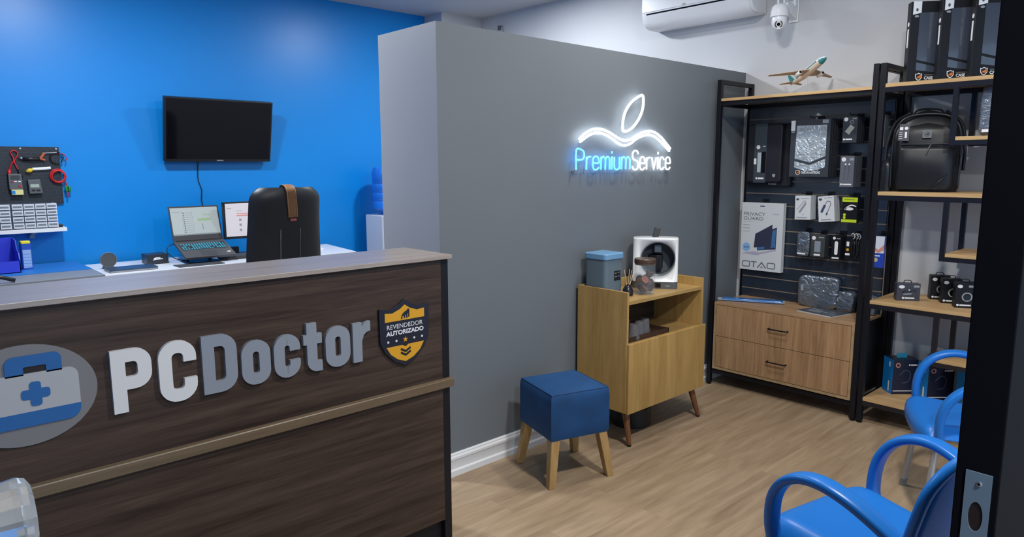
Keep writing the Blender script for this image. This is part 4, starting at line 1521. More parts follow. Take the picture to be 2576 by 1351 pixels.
# ------------------------------------------------------------------ stool
stl = thing('stool', 'square blue velvet stool on four oak legs', 'stool', (2.488, 2.332, 0), -16.5)
HS = 0.166
b = MB()
nx = 12
for fc in range(1):
    rows = []
    zs = [0.232, 0.25, 0.30, 0.36, 0.42, 0.448, 0.461]
    ins = [0.004, 0.0, 0.0, 0.0, 0.0, 0.0015, 0.007]
    for z, i_ in zip(zs, ins):
        q = []
        hw = HS - i_
        for sd in range(4):
            for k in range(nx):
                u = -1 + 2 * k / nx
                bow = 0.006 * (1 - u * u) * math.sin((z - 0.232) / 0.23 * PI)
                p = [(hw * u, -hw - bow), (hw + bow, hw * u), (-hw * u, hw + bow), (-hw - bow, -hw * u)][sd]
                q.append((p[0], p[1], z))
        rows.append(q)
    b.grid(rows, wrap=True)
    # padded top
    topg = []
    for i in range(nx + 1):
        row = []
        for j in range(nx + 1):
            u, v = -1 + 2 * j / nx, -1 + 2 * i / nx
            hw = HS - 0.007
            row.append((hw * u, hw * v, 0.461 + 0.018 * (1 - u ** 4) * (1 - v ** 4)))
        topg.append(row)
    b.grid(topg)
    q = rows[0]
    b.add(q, [tuple(range(len(q)))])
b.build('seat', M_VELVET, stl, smooth=40)
b = MB()
for sx_, sy_ in ((1, 1), (1, -1), (-1, 1), (-1, -1)):
    pass
pp = [(HS - 0.006) * q for q in (1,)][0]
b.tube([(-pp, -pp, 0.461), (pp, -pp, 0.461), (pp, pp, 0.461), (-pp, pp, 0.461)], 0.0022, 6, closed=True)
b.build('piping', mat('velvet_piping', (0.006, 0.05, 0.16), 0.7), stl)
for sx_, sy_ in ((1, 1), (1, -1), (-1, 1), (-1, -1)):
    b = MB()
    ax, ay = sx_ * 0.135, sy_ * 0.135
    bx, by = sx_ * 0.168, sy_ * 0.168
    a_, c_ = 0.024, 0.018
    vs = [(ax - a_, ay - a_, 0.234), (ax + a_, ay - a_, 0.234), (ax + a_, ay + a_, 0.234), (ax - a_, ay + a_, 0.234),
          (bx - c_, by - c_, 0), (bx + c_, by - c_, 0), (bx + c_, by + c_, 0), (bx - c_, by + c_, 0)]
    b.add(vs, [(0, 1, 2, 3), (4, 7, 6, 5), (0, 4, 5, 1), (1, 5, 6, 2), (2, 6, 7, 3), (3, 7, 4, 0)])
    b.build('leg', M_STOOLLEG, stl, bevel=0.003)
# ------------------------------------------------------------------ metal shelving along the right wall
XF, XB = 4.27, 4.708


def post(mb_target, x, y, z1, root, name='post'):
    q = MB()
    q.box(x, x + 0.03, y, y + 0.03, 0.012, z1)
    o = q.build(name, M_BLACK, root, world=True, bevel=0.0015)
    q = MB()
    q.lathe([(0.016, 0.0), (0.016, 0.005), (0.007, 0.007), (0.007, 0.013)], (x + 0.015, y + 0.015, 0), 14)
    f_ = q.build('glide_foot', M_PLASTICB, o)
    f_.location = -root.location
    return o


s1 = thing('metal_shelving', 'black metal frame with an oak top shelf beside the grey wall', 'shelving', (4.49, 2.1, 0))
for yy in (2.580, 1.585):
    post(None, XF, yy, 2.115, s1)
    post(None, XB - 0.03, yy, 2.115, s1)
    for za in (2.088, 1.942, 0.085):
        MB().box(XF + 0.03, XB - 0.03, yy + 0.002, yy + 0.028, za, za + 0.027).build('cross_rail', M_BLACK, s1, world=True)
MB().box(XF, XB, 1.616, 2.578, 1.972, 1.990).build('shelf_board', M_SHELF, s1, world=True, bevel=0.001)
MB().box(XF + 0.012, XF + 0.042, 1.615, 2.58, 1.944, 1.9715).build('shelf_rail', M_BLACK, s1, world=True)
MB().box(XB - 0.042, XB - 0.012, 1.615, 2.58, 1.944, 1.9715).build('shelf_rail', M_BLACK, s1, world=True)
MB().box(XF + 0.012, XF + 0.042, 1.615, 2.58, 0.085, 0.112).build('shelf_rail', M_BLACK, s1, world=True)

s2 = thing('metal_shelving', 'black metal rack with staggered oak shelves and the backpack, at the far right', 'shelving', (4.49, 1.06, 0))
for yy in (1.545, 0.545):
    post(None, XF, yy, 2.115, s2)
    post(None, XB - 0.03, yy, 2.115, s2)
    for za in (2.088,):
        MB().box(XF + 0.03, XB - 0.03, yy + 0.002, yy + 0.028, za, za + 0.027).build('cross_rail', M_BLACK, s2, world=True)
M_RAIL = mat('satin_black_rail', (0.010, 0.010, 0.014), 0.28, spec=0.6)
for zt, x1 in ((2.0, XB), (1.394, XB), (0.757, XB), (0.163, XB)):
    MB().box(XF, x1, 0.576, 1.544, zt - 0.021, zt).build('shelf_board', M_SHELF, s2, world=True, bevel=0.001)
    for xa in (XF + 0.001, XB - 0.032):
        MB().box(xa, xa + 0.03, 0.575, 1.545, zt - 0.049, zt - 0.0215).build('shelf_rail', M_RAIL, s2, world=True)
for zt, zu in ((1.695, 1.951), (1.068, 1.345), (0.475, 0.708)):
    MB().box(XF + 0.002, 4.62, 0.576, 1.177, zt - 0.02, zt).build('half_shelf', M_SHELF, s2, world=True, bevel=0.001)
    for xa in (XF, 4.60):
        MB().box(xa, xa + 0.025, 1.179, 1.204, zt - 0.045, zu).build('hanger_post', M_RAIL, s2, world=True)
        MB().box(xa, xa + 0.025, 0.576, 1.179, zt - 0.045, zt - 0.0205).build('half_shelf_rail', M_RAIL, s2, world=True)

# slat panel behind the first frame
sl = thing('slatwall_panel', 'dark slatted display panel with tan grooves above the drawers', 'display panel', (4.66, 2.08, 0.60))
b = MB()
b.box(4.6545, 4.675, 1.618, 2.577, 0.602, 1.942, 1)
z = 0.602
b.box(4.651, 4.664, 1.618, 2.577, 0.602, 0.660)
zz = 0.668
while zz < 1.94:
    b.box(4.651, 4.664, 1.618, 2.577, zz, min(zz + 0.0777, 1.942))
    zz += 0.0857
b.build('slats', [speckle(mat('slat_black_blue_reflection', (0.011, 0.020, 0.036), 0.36, spec=1.0, coat=0.5), 0.06, 3), mat('groove_tan', (0.30, 0.23, 0.17), 0.6)], sl, world=True)  # blue of the neon reflection mixed into the dark slat colour

# drawers
dr = thing('drawer_unit', 'two-drawer oak chest with dark pulls under the display panel', 'drawers', (4.27, 2.0925, 0.122), -90)
DW, DD = 0.4745, 0.425
b = MB()
b.box(-DW, DW, 0.0, DD, 0.463, 0.480)
b.build('top', M_DRAWTOP, dr, bevel=0.001)
b = MB()
for q in (-DW, DW - 0.016):
    b.box(q, q + 0.016, 0.0, DD, 0.0, 0.463)
b.box(-DW + 0.016, DW - 0.016, 0.0, DD, 0.0, 0.016)
b.box(-DW + 0.016, DW - 0.016, DD - 0.01, DD, 0.016, 0.463)
b.build('body', wood('oak_edge_band', (0.30, 0.20, 0.10), (0.42, 0.29, 0.155), (20, 20, 20), 0.45), dr, bevel=0.001)
MB().box(DW, DW + 0.0025, 0.012, DD, 0.004, 0.461).build('side_panel', M_BLACK, dr)
for z0 in (0.019, 0.2415):
    b = MB()
    b.box(-DW + 0.019, DW - 0.019, 0.002, 0.020, z0, z0 + 0.2195)
    dd = b.build('drawer', M_DRAW, dr, bevel=0.0015)
    b = MB()
    zc = z0 + 0.118
    b.tube(smooth_path([(-0.064, 0.002, zc), (-0.062, -0.02, zc), (-0.05, -0.024, zc), (0.05, -0.024, zc), (0.062, -0.02, zc), (0.064, 0.002, zc)], 3), 0.0048, 8)
    b.build('handle', M_BLACK, dd, smooth=60)


# ------------------------------------------------------------------ goods on the slat panel
def hook(root, xw0, z):
    """slat hook in the local frame of a hanging pack; xw0 = distance back to the panel"""
    q = MB()
    q.tube([(0, xw0, z + 0.012), (0, -0.006, z + 0.012), (0, -0.010, z + 0.016), (0, -0.013, z + 0.026)], 0.0026, 6)
    q.box(-0.022, 0.022, xw0 - 0.004, xw0, z - 0.002, z + 0.026)
    return q.build('hook', M_BLACK, root)


def pack(name, label, cat, xf, ya, yb, zt, zb, d, mt, graphics, gmats, n=1, group=None, back_label=None, roll=0.0, tab=True, step=None):
    """n equal hanging packs, the front one carrying print; local x runs to the right"""
    wd, ht = ya - yb, zt - zb
    t_ = thing(name, label, cat, (xf, (ya + yb) / 2, zt), rot=(0, R(roll), R(-90)), group=group)
    q = MB()
    q.box(-wd / 2, wd / 2, 0, d, -ht, 0)
    q.build('box', mt, t_, bevel=0.001)
    g = MB()
    graphics(g, wd, ht)
    g.build('printed_front', gmats, t_)
    step = step or d + 0.0015
    for k in range(1, n):
        c = copy_tree(t_)
        c.location.x = xf + k * step
        c['label'] = back_label
    hk = tag(hook(None, 4.650 - xf, 0.0), 'black hook in the panel holding the ' + group if group else 'black hook holding the ' + label, 'hook', 'panel hooks')
    hk.name = 'display_hook'
    hk.location = (xf, (ya + yb) / 2, zt)
    hk.rotation_euler = (0, 0, R(-90))
    return t_


F0, F1 = -0.0009, 0.0


def logo_row(g, x, z, wd, mi, mo=None):
    """small crest and a name bar"""
    g.prism(shield(x + 0.006, z, 0.012, 0.013), F0, F1, mi)
    g.box(x + 0.015, x + wd, F0, F1, z - 0.004, z + 0.004, mi)


GM = [M_PAPER, M_PLGREY, M_DKPRINT, M_ORANGE]

# laptop sleeves
for lab, xf, ya, yb, zt, zb in (('larger black laptop sleeve hanging behind the front one', 4.605, 2.555, 2.232, 1.825, 1.398), ('black laptop sleeve with a charcoal card band at the upper left of the panel', 4.565, 2.535, 2.283, 1.828, 1.428)):
    t = thing('laptop_sleeve', lab, 'laptop sleeve', (xf, (ya + yb) / 2, zt), -90, 'laptop sleeves on the panel')
    wd, ht = ya - yb, zt - zb
    b = MB()
    b.prism(rrect(-wd / 2, wd / 2, -ht, 0, 0.022), 0, 0.036)
    b.build('case', mat('sleeve_black', (0.010, 0.012, 0.018), 0.55), t, bevel=0.009, seg=3, smooth=40)
    if xf < 4.6:
        b = MB()
        xx = -wd / 2 + 0.068
        b.box(xx - 0.012, xx + 0.078, -0.003, -0.001, -ht - 0.002, 0.0, 0)
        b.box(xx + 0.014, xx + 0.040, -0.0036, -0.003, -0.330, -0.195, 1)
        b.box(xx + 0.045, xx + 0.074, -0.0036, -0.003, -0.335, -0.190, 3)
        b.prism(circle(xx + 0.017, -0.158, 0.015, 6), -0.0036, -0.003, 2)
        b.box(xx + 0.05, xx + 0.07, -0.0036, -0.003, -0.156, -0.151, 2)
        b.box(xx - 0.012, xx + 0.006, -0.0036, -0.003, -0.275, -0.235, 2)
        b.prism(shield(xx + 0.012, -0.372, 0.013, 0.016), -0.0036, -0.003, 2)
        b.box(xx + 0.022, xx + 0.065, -0.0036, -0.003, -0.378, -0.366, 2)
        b.build('card_band', [mat('band_charcoal', (0.045, 0.058, 0.07), 0.4), mat('band_pale', (0.40, 0.47, 0.50), 0.4), M_PAPER, M_SCREENB], t)
        MB().prism(shield(wd / 2 - 0.047, -0.352, 0.022, 0.026), -0.001, 0.0).build('crest', M_PLGREY, t)
    else:
        b = MB()
        b.prism(shield(0.012, -ht + 0.020, 0.013, 0.014), -0.001, 0)
        b.box(0.022, 0.066, -0.001, 0, -ht + 0.014, -ht + 0.025)
        b.build('label_print', M_PLGREY, t)
    tag(hook(None, 4.650 - xf, 0.0), 'black hook holding the ' + ('front' if xf < 4.6 else 'rear') + ' laptop sleeve', 'hook', 'panel hooks').name = 'display_hook'
    hk = [o for o in COL.objects if o.name.startswith('display_hook')][-1]


def g_case(g, wd, ht):
    # window painted pale for its reflection, with a chevron foot, crest and words
    wx0, wx1 = -wd / 2 + 0.040, wd / 2 - 0.022
    zt, zb = -0.038, -0.295
    xm = (wx0 + wx1) / 2
    g.prism([(wx0 - 0.006, zb + 0.045), (xm, zb + 0.020), (wx1, zb + 0.060), (wx1, zt), (wx0, zt)], F0, F1, 4)
    g.prism([(wx0 - 0.006, zb + 0.028), (wx0 - 0.006, zb - 0.012), (xm, zb - 0.045), (wx1, zb - 0.010), (wx1, zb + 0.042), (xm, zb + 0.004)], F0, F1, 4)
    g.box(-wd / 2, -wd / 2 + 0.028, F0, F1, -0.070, -0.004, 0)
    g.prism(circle(-wd / 2 + 0.014, -0.078, 0.012, 12, 0.006), F0, F1, 1)
    g.box(wd / 2 - 0.052, wd / 2 - 0.014, F0, F1, -0.028, -0.006, 1)
    g.prism(shield(-wd / 2 + 0.060, -ht + 0.028, 0.030, 0.034), F0, F1, 0)
    g.prism(shield(-wd / 2 + 0.060, -ht + 0.028, 0.023, 0.026), F0 - 0.0003, F0, 5)
    ape(g, -wd / 2 + 0.052, -ht + 0.022, 0.016, 0.014, F0 - 0.0006, F0 - 0.0003, 3)
    g.text('CASE DE PROTE\u00c7\u00c3O', -wd / 2 + 0.082, -ht + 0.018, 0.125, 0.022, F0, F1, 0, bold=0.03)
    g.box(-wd / 2 + 0.082, -wd / 2 + 0.195, F0, F1, -ht + 0.043, -ht + 0.045, 1)


pack('protective_case_box', 'charcoal box with a clear wrapped window reading CASE DE PROTE\u00c7\u00c3O, front of its stack', 'box', 4.50, 2.192, 1.935, 1.838, 1.470, 0.034, M_BOXG, g_case,
     [M_PAPER, M_PLGREY, M_DKPRINT, M_ORANGE, M_FILMPALE, M_BOX], 4, 'protective case boxes on the panel', 'charcoal case box stacked behind the one reading CASE DE PROTE\u00c7\u00c3O')


def g_key(g, wd, ht):
    g.prism(circle(-wd / 2 + 0.018, -0.016, 0.0125, 12), F0, F1, 0)
    g.box(wd / 2 - 0.030, wd / 2 - 0.006, F0, F1, -0.016, -0.010, 1)
    g.ribbon([(-0.016, -0.100), (0.016, -0.058)], 0.032, F0, F1, 4)
    g.ring(circle(0.010, -0.034, 0.011, 16), circle(0.010, -0.034, 0.008, 16), F0, F1, 1)
    logo_row(g, -wd / 2 + 0.006, -ht + 0.022, 0.055, 0)


pack('powerbank_box', 'charcoal box picturing a pale power bank at the upper right of the panel', 'box', 4.50, 1.860, 1.773, 1.842, 1.682, 0.030, M_BOXG, g_key, GM + [mat('bank_pale', (0.42, 0.44, 0.40), 0.5)], 4, 'power bank boxes on the panel',
     'dark box stacked behind the one picturing a power bank')


def g_cable(g, wd, ht):
    g.prism(circle(-wd / 2 + 0.020, -0.020, 0.0135, 12), F0, F1, 0)
    g.box(wd / 2 - 0.028, wd / 2 - 0.004, F0, F1, -0.026, -0.012, 1)
    for q in (-0.010, 0.013):
        g.prism(circle(q, -0.050, 0.0055, 10), F0, F1, 0)
        g.ribbon([(q, -0.056), (q - 0.002, -0.078)], 0.008, F0, F1, 2)
        g.ribbon([(q - 0.002, -0.078), (q - 0.004, -0.145)], 0.003, F0, F1, 2)
    logo_row(g, -wd / 2 + 0.006, -ht + 0.016, 0.068, 0)


pack('cable_box', 'grey box picturing two charging cables on the right of the panel', 'box', 4.50, 1.860, 1.776, 1.600, 1.410, 0.030, mat('cable_box_grey', (0.12, 0.13, 0.16), 0.4), g_cable, GM, 4, 'cable boxes on the panel', 'dark box stacked behind the one picturing two cables')


def g_hub(g, wd, ht):
    g.prism(circle(-wd / 2 + 0.018, -0.024, 0.0105, 6, 0.008), F0, F1, 2)
    g.box(-0.015, wd / 2 - 0.012, F0, F1, -0.020, -0.017, 1)
    g.ribbon([(-0.022, -0.112), (0.020, -0.050)], 0.014, F0, F1, 4)
    g.ribbon(smooth_path([(0.020, -0.050), (0.018, -0.036), (0.004, -0.042), (-0.036, -0.092)], 4), 0.0035, F0, F1, 1)
    g.box(-wd / 2 + 0.012, wd / 2 - 0.020, F0, F1, -ht + 0.010, -ht + 0.017, 1)
    g.prism(circle(0.004, -ht + 0.035, 0.004, 8), F0, F1, 1)


M_HUBW = mat('white_card_box', (0.66, 0.68, 0.70), 0.5)
pack('hub_box', 'white box picturing a grey adapter, left of the two white ones', 'box', 4.56, 2.168, 2.062, 1.345, 1.186, 0.020, M_HUBW, g_hub, GM + [mat('hub_grey', (0.30, 0.31, 0.33), 0.5)], 4, 'white adapter boxes at the left', 'white box stacked behind the left adapter box', roll=-1.5)


def g_hub2(g, wd, ht):
    g.prism(circle(-wd / 2 + 0.018, -0.020, 0.0115, 6, 0.009), F0, F1, 2)
    g.box(-0.010, wd / 2 - 0.010, F0, F1, -0.014, -0.011, 1)
    g.ribbon([(-0.032, -0.105), (-0.006, -0.058)], 0.015, F0, F1, 4)
    g.ribbon(smooth_path([(-0.006, -0.056), (0.012, -0.034), (0.032, -0.045), (0.022, -0.075), (0.006, -0.110)], 4), 0.0032, F0, F1, 4)
    g.ribbon([(0.006, -0.108), (0.000, -0.124)], 0.009, F0, F1, 4)
    g.box(-wd / 2 + 0.016, wd / 2 - 0.024, F0, F1, -ht + 0.010, -ht + 0.017, 1)


pack('hub_box', 'tilted white box picturing a navy adapter with cable, right of the two white ones', 'box', 4.56, 2.018, 1.914, 1.347, 1.180, 0.020, M_HUBW, g_hub2, GM + [mat('hub_navy', (0.05, 0.06, 0.13), 0.5)], 4, 'white adapter boxes at the right', 'white box stacked behind the right adapter box', roll=-6)


def g_lime(g, wd, ht):
    g.box(-wd / 2, wd / 2, F0, F1, -0.030, -0.002, 0)
    g.box(-wd / 2, wd / 2, F0, F1, -ht + 0.002, -ht + 0.020, 0)
    g.ribbon(smooth_path([(-0.030, -0.078), (-0.010, -0.060), (0.012, -0.050), (0.040, -0.058)], 4), 0.007, F0, F1, 1)
    g.prism(circle(-0.002, -0.074, 0.026, 16, 0.010), F0, F1, 1)
    for q in (0, 1):
        g.prism(circle(-wd / 2 + 0.018, -0.112 - q * 0.018, 0.009, 12), F0, F1, 0)
    g.box(-wd / 2 + 0.012, wd / 2 - 0.02, F0 - 0.0003, F0, -0.018, -0.013, 2)


pack('lime_cable_box', 'black box with lime bands picturing a white cable', 'box', 4.55, 1.853, 1.759, 1.345, 1.184, 0.045, M_BOX, g_lime, [M_YELLOW, M_PAPER, mat('lime_ink', (0.25, 0.32, 0.02), 0.5)], 1)


def g_adapt(g, wd, ht):
    g.prism(circle(-wd / 2 + 0.020, -0.022, 0.013, 12), F0, F1, 0)
    g.box(0.006, wd / 2 - 0.006, F0, F1, -0.020, -0.014, 1)
    g.box(-0.020, 0.020, F0, F1, -0.115, -0.042, 4)
    g.box(-0.014, 0.014, F0 - 0.0003, F0, -0.050, -0.046, 1)
    g.box(-0.022, 0.020, F0, F1, -ht + 0.008, -ht + 0.020, 0)


pack('adapter_box', 'charcoal box picturing a pale grey adapter in the lower row', 'box', 4.56, 2.045, 1.952, 1.092, 0.945, 0.022, mat('box_green_grey', (0.05, 0.055, 0.055), 0.4), g_adapt, GM + [mat('adapter_grey', (0.24, 0.28, 0.33), 0.45)], 3, 'adapter boxes in the lower row', 'charcoal box stacked behind the one picturing an adapter')


def g_stick(g, wd, ht):
    g.prism(circle(-wd / 2 + 0.013, -0.015, 0.009, 12), F0, F1, 0)
    g.box(0.002, wd / 2 - 0.003, F0, F1, -0.020, -0.013, 1)
    g.prism(rrect(-0.010, 0.011, -0.122, -0.034, 0.0095), F0, F1, 0)
    g.box(-0.024, 0.020, F0, F1, -ht + 0.006, -ht + 0.016, 0)


pack('earphone_box', 'slim black box picturing a white stick in the lower row', 'box', 4.55, 1.901, 1.846, 1.094, 0.940, 0.028, M_BOX, g_stick, GM, 3, 'slim boxes in the lower row', 'slim black box stacked behind the one picturing a white stick')


def puffy(wd, dp, ht, seed, amp=0.012, sq=4.0, nu=28, nv=18):
    """crumpled bag: a squarish ellipsoid with noise"""
    q = MB()
    rows = []
    for i in range(nv + 1):
        ph = -PI / 2 + PI * i / nv
        cz_ = math.copysign(abs(math.sin(ph)) ** (2 / sq), math.sin(ph))
        cr_ = abs(math.cos(ph)) ** (2 / sq)
        row = []
        for j in range(nu):
            th = 2 * PI * j / nu
            cx = math.copysign(abs(math.cos(th)) ** (2 / sq), math.cos(th))
            cy = math.copysign(abs(math.sin(th)) ** (2 / sq), math.sin(th))
            p = Vector((cx * cr_ * wd / 2, cy * cr_ * dp / 2, cz_ * ht / 2))
            nn = mnoise.noise_vector(p * 14 + Vector((seed * 3.1, seed, 0)))
            p += nn * amp
            row.append((p.x, p.y, max(p.z + ht / 2, 0.0)))
        rows.append(row)
    q.grid(rows, wrap=True)
    q.add(rows[0], [tuple(range(nu))])
    q.add(rows[-1], [tuple(range(nu - 1, -1, -1))])
    return q


# clear bag with cable, cable bunch, blue pouch, dark packs near the post
t = thing('cable_pouch', 'clear crinkled bag with a black cable, first in the lower row', 'pouch', (4.585, 2.102, 0.940), -90)
puffy(0.086, 0.03, 0.165, 3, 0.004, 5).build('bag', M_FILM, t, smooth=180)
MB().box(-0.036, 0.020, -0.0165, -0.0155, 0.012, 0.023).build('label', M_PAPER, t)
hk = tag(hook(None, 0.0, 0.0), 'black hook holding the clear cable bag', 'hook', 'panel hooks')
hk.name = 'display_hook'
hk.location, hk.rotation_euler = (4.650, 2.102, 1.10), (0, 0, R(-90))
t = thing('cable_bundle', 'bunch of packaged black cables at the right end of the lower row', 'cable bundle', (4.56, 1.775, 0.945), -90)
b = MB()
for i in range(9):
    xa = -0.018 + 0.058 * RND.random()
    ya = 0.06 * RND.random()
    b.tube(smooth_path([(0.015, 0.02, 0.155), (xa, ya, 0.12), (xa + 0.006, ya, 0.05), (xa - 0.004, ya, 0.006), (xa - 0.014, ya, 0.03), (xa - 0.01, ya, 0.12)], 4), 0.0042, 6)
b.build('cable', M_PLASTICB, t, smooth=180)
b = MB()
b.box(-0.045, -0.012, -0.004, 0.0, 0.0, 0.125, 0)
b.box(-0.036, -0.020, -0.005, -0.004, 0.088, 0.118, 1)
b.prism(circle(-0.028, 0.066, 0.009, 12), -0.005, -0.004, 2)
b.box(-0.042, -0.014, -0.005, -0.004, 0.030, 0.044, 1)
b.build('card', [M_BOX, M_PAPER, M_AMBER], t)
b = MB()
for q in (0.0, 0.02, 0.035):
    b.tube(smooth_path([(q - 0.015, 0.0, 0.16), (q, 0.0, 0.172), (q + 0.01, 0.0, 0.15), (q + 0.002, 0.0, 0.135)], 3), 0.0022, 6)
b.build('white_tie', M_WHITE, t, smooth=180)
hk = tag(hook(None, 0.0, 0.0), 'black hook holding the cable bunch', 'hook', 'panel hooks')
hk.name = 'display_hook'
hk.location, hk.rotation_euler = (4.650, 1.775, 1.10), (0, 0, R(-90))


def g_pouch(g, wd, ht):
    g.box(-wd / 2, wd / 2, F0, F1, -0.105, 0, 0)
    g.prism([(-wd / 2, -0.06), (0.0, -0.085), (wd / 2, -0.05), (wd / 2, -0.085), (0.0, -0.105), (-wd / 2, -0.085)], F0 - 0.0003, F0, 2)
    g.box(-wd / 2, wd / 2, F0, F1, -ht, -0.105, 1)
    g.prism(circle(-0.012, -0.148, 0.013, 14), F0 - 0.0003, F0, 3)
    g.box(-0.028, 0.012, F0 - 0.0003, F0, -0.126, -0.118, 0)


pack('wipes_pouch', 'white and royal blue packet glimpsed between the two black posts', 'packet', 4.56, 1.653, 1.588, 1.110, 0.915, 0.012, mat('royal_blue', (0.02, 0.06, 0.40), 0.35), g_pouch, [mat('pouch_white', (0.62, 0.66, 0.74), 0.4), MATS.get('royal_blue') or M_NAVY, mat('pouch_coral', (0.60, 0.26, 0.20), 0.5), mat('pouch_gold', (0.50, 0.42, 0.25), 0.5)], 2, 'blue packets', 'blue packet hanging behind the one between the posts')
pack('accessory_box', 'grey-fronted box hanging between the posts left of the backpack', 'box', 4.52, 1.70, 1.622, 1.845, 1.652, 0.05, mat('teal_grey_box', (0.12, 0.16, 0.19), 0.4), g_stick, GM, 1)

# privacy screen packs
def g_priv(g, wd, ht):
    L_ = -wd / 2
    g.text('PRIVACY', L_ + 0.016, -0.092, 0.165, 0.024, F0, F1, 0)
    g.text('GUARD', L_ + 0.016, -0.124, 0.150, 0.024, F0, F1, 0)
    g.box(L_ + 0.016, L_ + 0.10, F0, F1, -0.135, -0.1335, 1)
    for i in range(3):
        g.box(L_ + 0.016, L_ + 0.068, F0, F1, -0.160 - i * 0.023, -0.157 - i * 0.023, 1)
    g.box(wd / 2 - 0.080, wd / 2 - 0.030, F0, F1, -0.078, -0.070, 5)
    # laptop picture: screen behind, dark filter in front, pale keyboard deck
    g.prism([(L_ + 0.130, -0.338), (L_ + 0.268, -0.318), (L_ + 0.270, -0.166), (L_ + 0.235, -0.180), (L_ + 0.130, -0.26)], F0, F1, 2)
    g.prism([(L_ + 0.135, -0.332), (L_ + 0.185, -0.322), (L_ + 0.185, -0.300), (L_ + 0.135, -0.310)], F0 - 0.0002, F0, 3)
    g.prism([(L_ + 0.228, -0.312), (L_ + 0.264, -0.306), (L_ + 0.264, -0.180), (L_ + 0.240, -0.190)], F0 - 0.0002, F0, 3)
    g.prism([(L_ + 0.104, -0.318), (L_ + 0.235, -0.300), (L_ + 0.237, -0.148), (L_ + 0.112, -0.220)], F0 - 0.0004, F0 - 0.0002, 2)
    g.prism([(L_ + 0.015, -0.365), (L_ + 0.125, -0.372), (L_ + 0.272, -0.328), (L_ + 0.268, -0.318), (L_ + 0.150, -0.350), (L_ + 0.100, -0.345)], F0, F1, 4)
    g.prism(circle(L_ + 0.047, -0.318, 0.031, 24), F0, F1, 6)
    for i, q in enumerate((-0.016, -0.003, 0.010)):
        g.box(L_ + 0.047 + q, L_ + 0.055 + q, F0 - 0.0002, F0, -0.326, -0.312, 3)
    # maker letters: rounded O, T, open A with a small triangle, rounded O
    zb, zt_ = -ht + 0.020, -ht + 0.064
    for xa in (0.022, 0.212):
        g.ribbon(rrect(L_ + xa, L_ + xa + 0.056, zb + 0.003, zt_ - 0.003, 0.010, 4), 0.0075, F0, F1, 0, True)
    g.ribbon([(L_ + 0.086, zt_ - 0.003), (L_ + 0.132, zt_ - 0.003)], 0.0075, F0, F1, 0)
    g.ribbon([(L_ + 0.109, zt_ - 0.004), (L_ + 0.109, zb)], 0.0085, F0, F1, 0)
    g.ribbon([(L_ + 0.138, zb), (L_ + 0.170, zt_ - 0.004), (L_ + 0.202, zb)], 0.0085, F0, F1, 0)
    g.prism([(L_ + 0.158, zb), (L_ + 0.182, zb), (L_ + 0.170, zb + 0.018)], F0, F1, 1)
    g.prism(rrect(-0.018, 0.018, -0.026, -0.019, 0.003), F0, F1, 2)


pack('privacy_screen_pack', 'large white pack picturing a dark laptop screen at the lower left of the panel', 'pack', 4.60, 2.574, 2.262, 1.284, 0.803, 0.018, mat('pack_white', (0.62, 0.645, 0.665), 0.5), g_priv,
     [mat('pack_ink', (0.16, 0.18, 0.20), 0.5), M_PLGREY, mat('pack_screen', (0.035, 0.04, 0.075), 0.4), mat('pack_blue', (0.05, 0.16, 0.36), 0.45), mat('pack_deck', (0.42, 0.40, 0.52), 0.45), mat('pack_faint', (0.48, 0.52, 0.54), 0.5), mat('pack_badge', (0.24, 0.45, 0.72), 0.5)], 2,
     'privacy screen packs', 'white pack hanging just behind the one picturing a laptop screen', step=0.0215)

# ------------------------------------------------------------------ goods on the drawers
t = thing('pencil_case', 'long blue packet in clear wrap on the left of the oak chest', 'packet', (4.455, 2.385, 0.6025), -64)
b = MB()
b.prism_z(rrect(-0.20, 0.20, -0.034, 0.034, 0.01), 0, 0.020)
b.build('packet', mat('packet_blue', (0.02, 0.17, 0.50), 0.3, coat=1.0), t, bevel=0.006, seg=3, smooth=50)
b = MB()
b.prism_z(rrect(-0.232, 0.212, -0.040, 0.040, 0.008), 0.008, 0.011)
b.build('wrap_edge', mat('wrap_film', (0.75, 0.82, 0.9), 0.15, trans=0.6, ior=1.2), t)
for lab, cx, cy, wd, dp, ht, rz_, sd, tl in (('large black bag in shiny clear wrap leaning on the panel', 4.602, 1.985, 0.262, 0.066, 0.215, -84, 5, 0),
                                            ('small wrapped black bag between the large one and the post', 4.585, 1.800, 0.105, 0.07, 0.135, -92, 8, 0),
                                            ('small wrapped bag half hidden behind the black posts', 4.60, 1.672, 0.10, 0.07, 0.125, -92, 12, 0)):
    t = thing('wrapped_bag', lab, 'bag', (cx, cy, 0.602), rot=(R(tl), 0, R(rz_)), group='wrapped bags on the chest')
    puffy(wd, dp, ht, sd, 0.009, 5.5, 40, 24).build('bag', M_FILM, t, smooth=180)
    b = MB()
    b.box(-wd * 0.42, -wd * 0.36, -dp * 0.5 - 0.002, -dp * 0.5 + 0.004, ht * 0.5, ht * 0.68)
    b.build('sticker', M_PLGREY, t)
t = thing('catalogue', 'dark catalogue lying flat on the front of the oak chest', 'catalogue', (4.48, 1.90, 0.602))
b = MB()
b.prism_z([(4.385, 2.03), (4.335, 1.79), (4.53, 1.742), (4.565, 1.99)], 0.602, 0.609, 0)
b.build('pages', mat('pages_white', (0.55, 0.56, 0.58), 0.5), t, world=True)
b = MB()
b.prism_z([(4.384, 2.031), (4.334, 1.789), (4.531, 1.741), (4.566, 1.991)], 0.6092, 0.6105, 0)
for i, (q, w_) in enumerate(((0.02, 0.10), (0.05, 0.13), (0.09, 0.08))):
    b.prism_z([(4.40 + q, 1.985 - 0.005), (4.40 + q - w_ * 0.2, 1.985 - w_), (4.412 + q - w_ * 0.2, 1.983 - w_), (4.412 + q, 1.982 - 0.005)], 0.6105, 0.6109, 1)
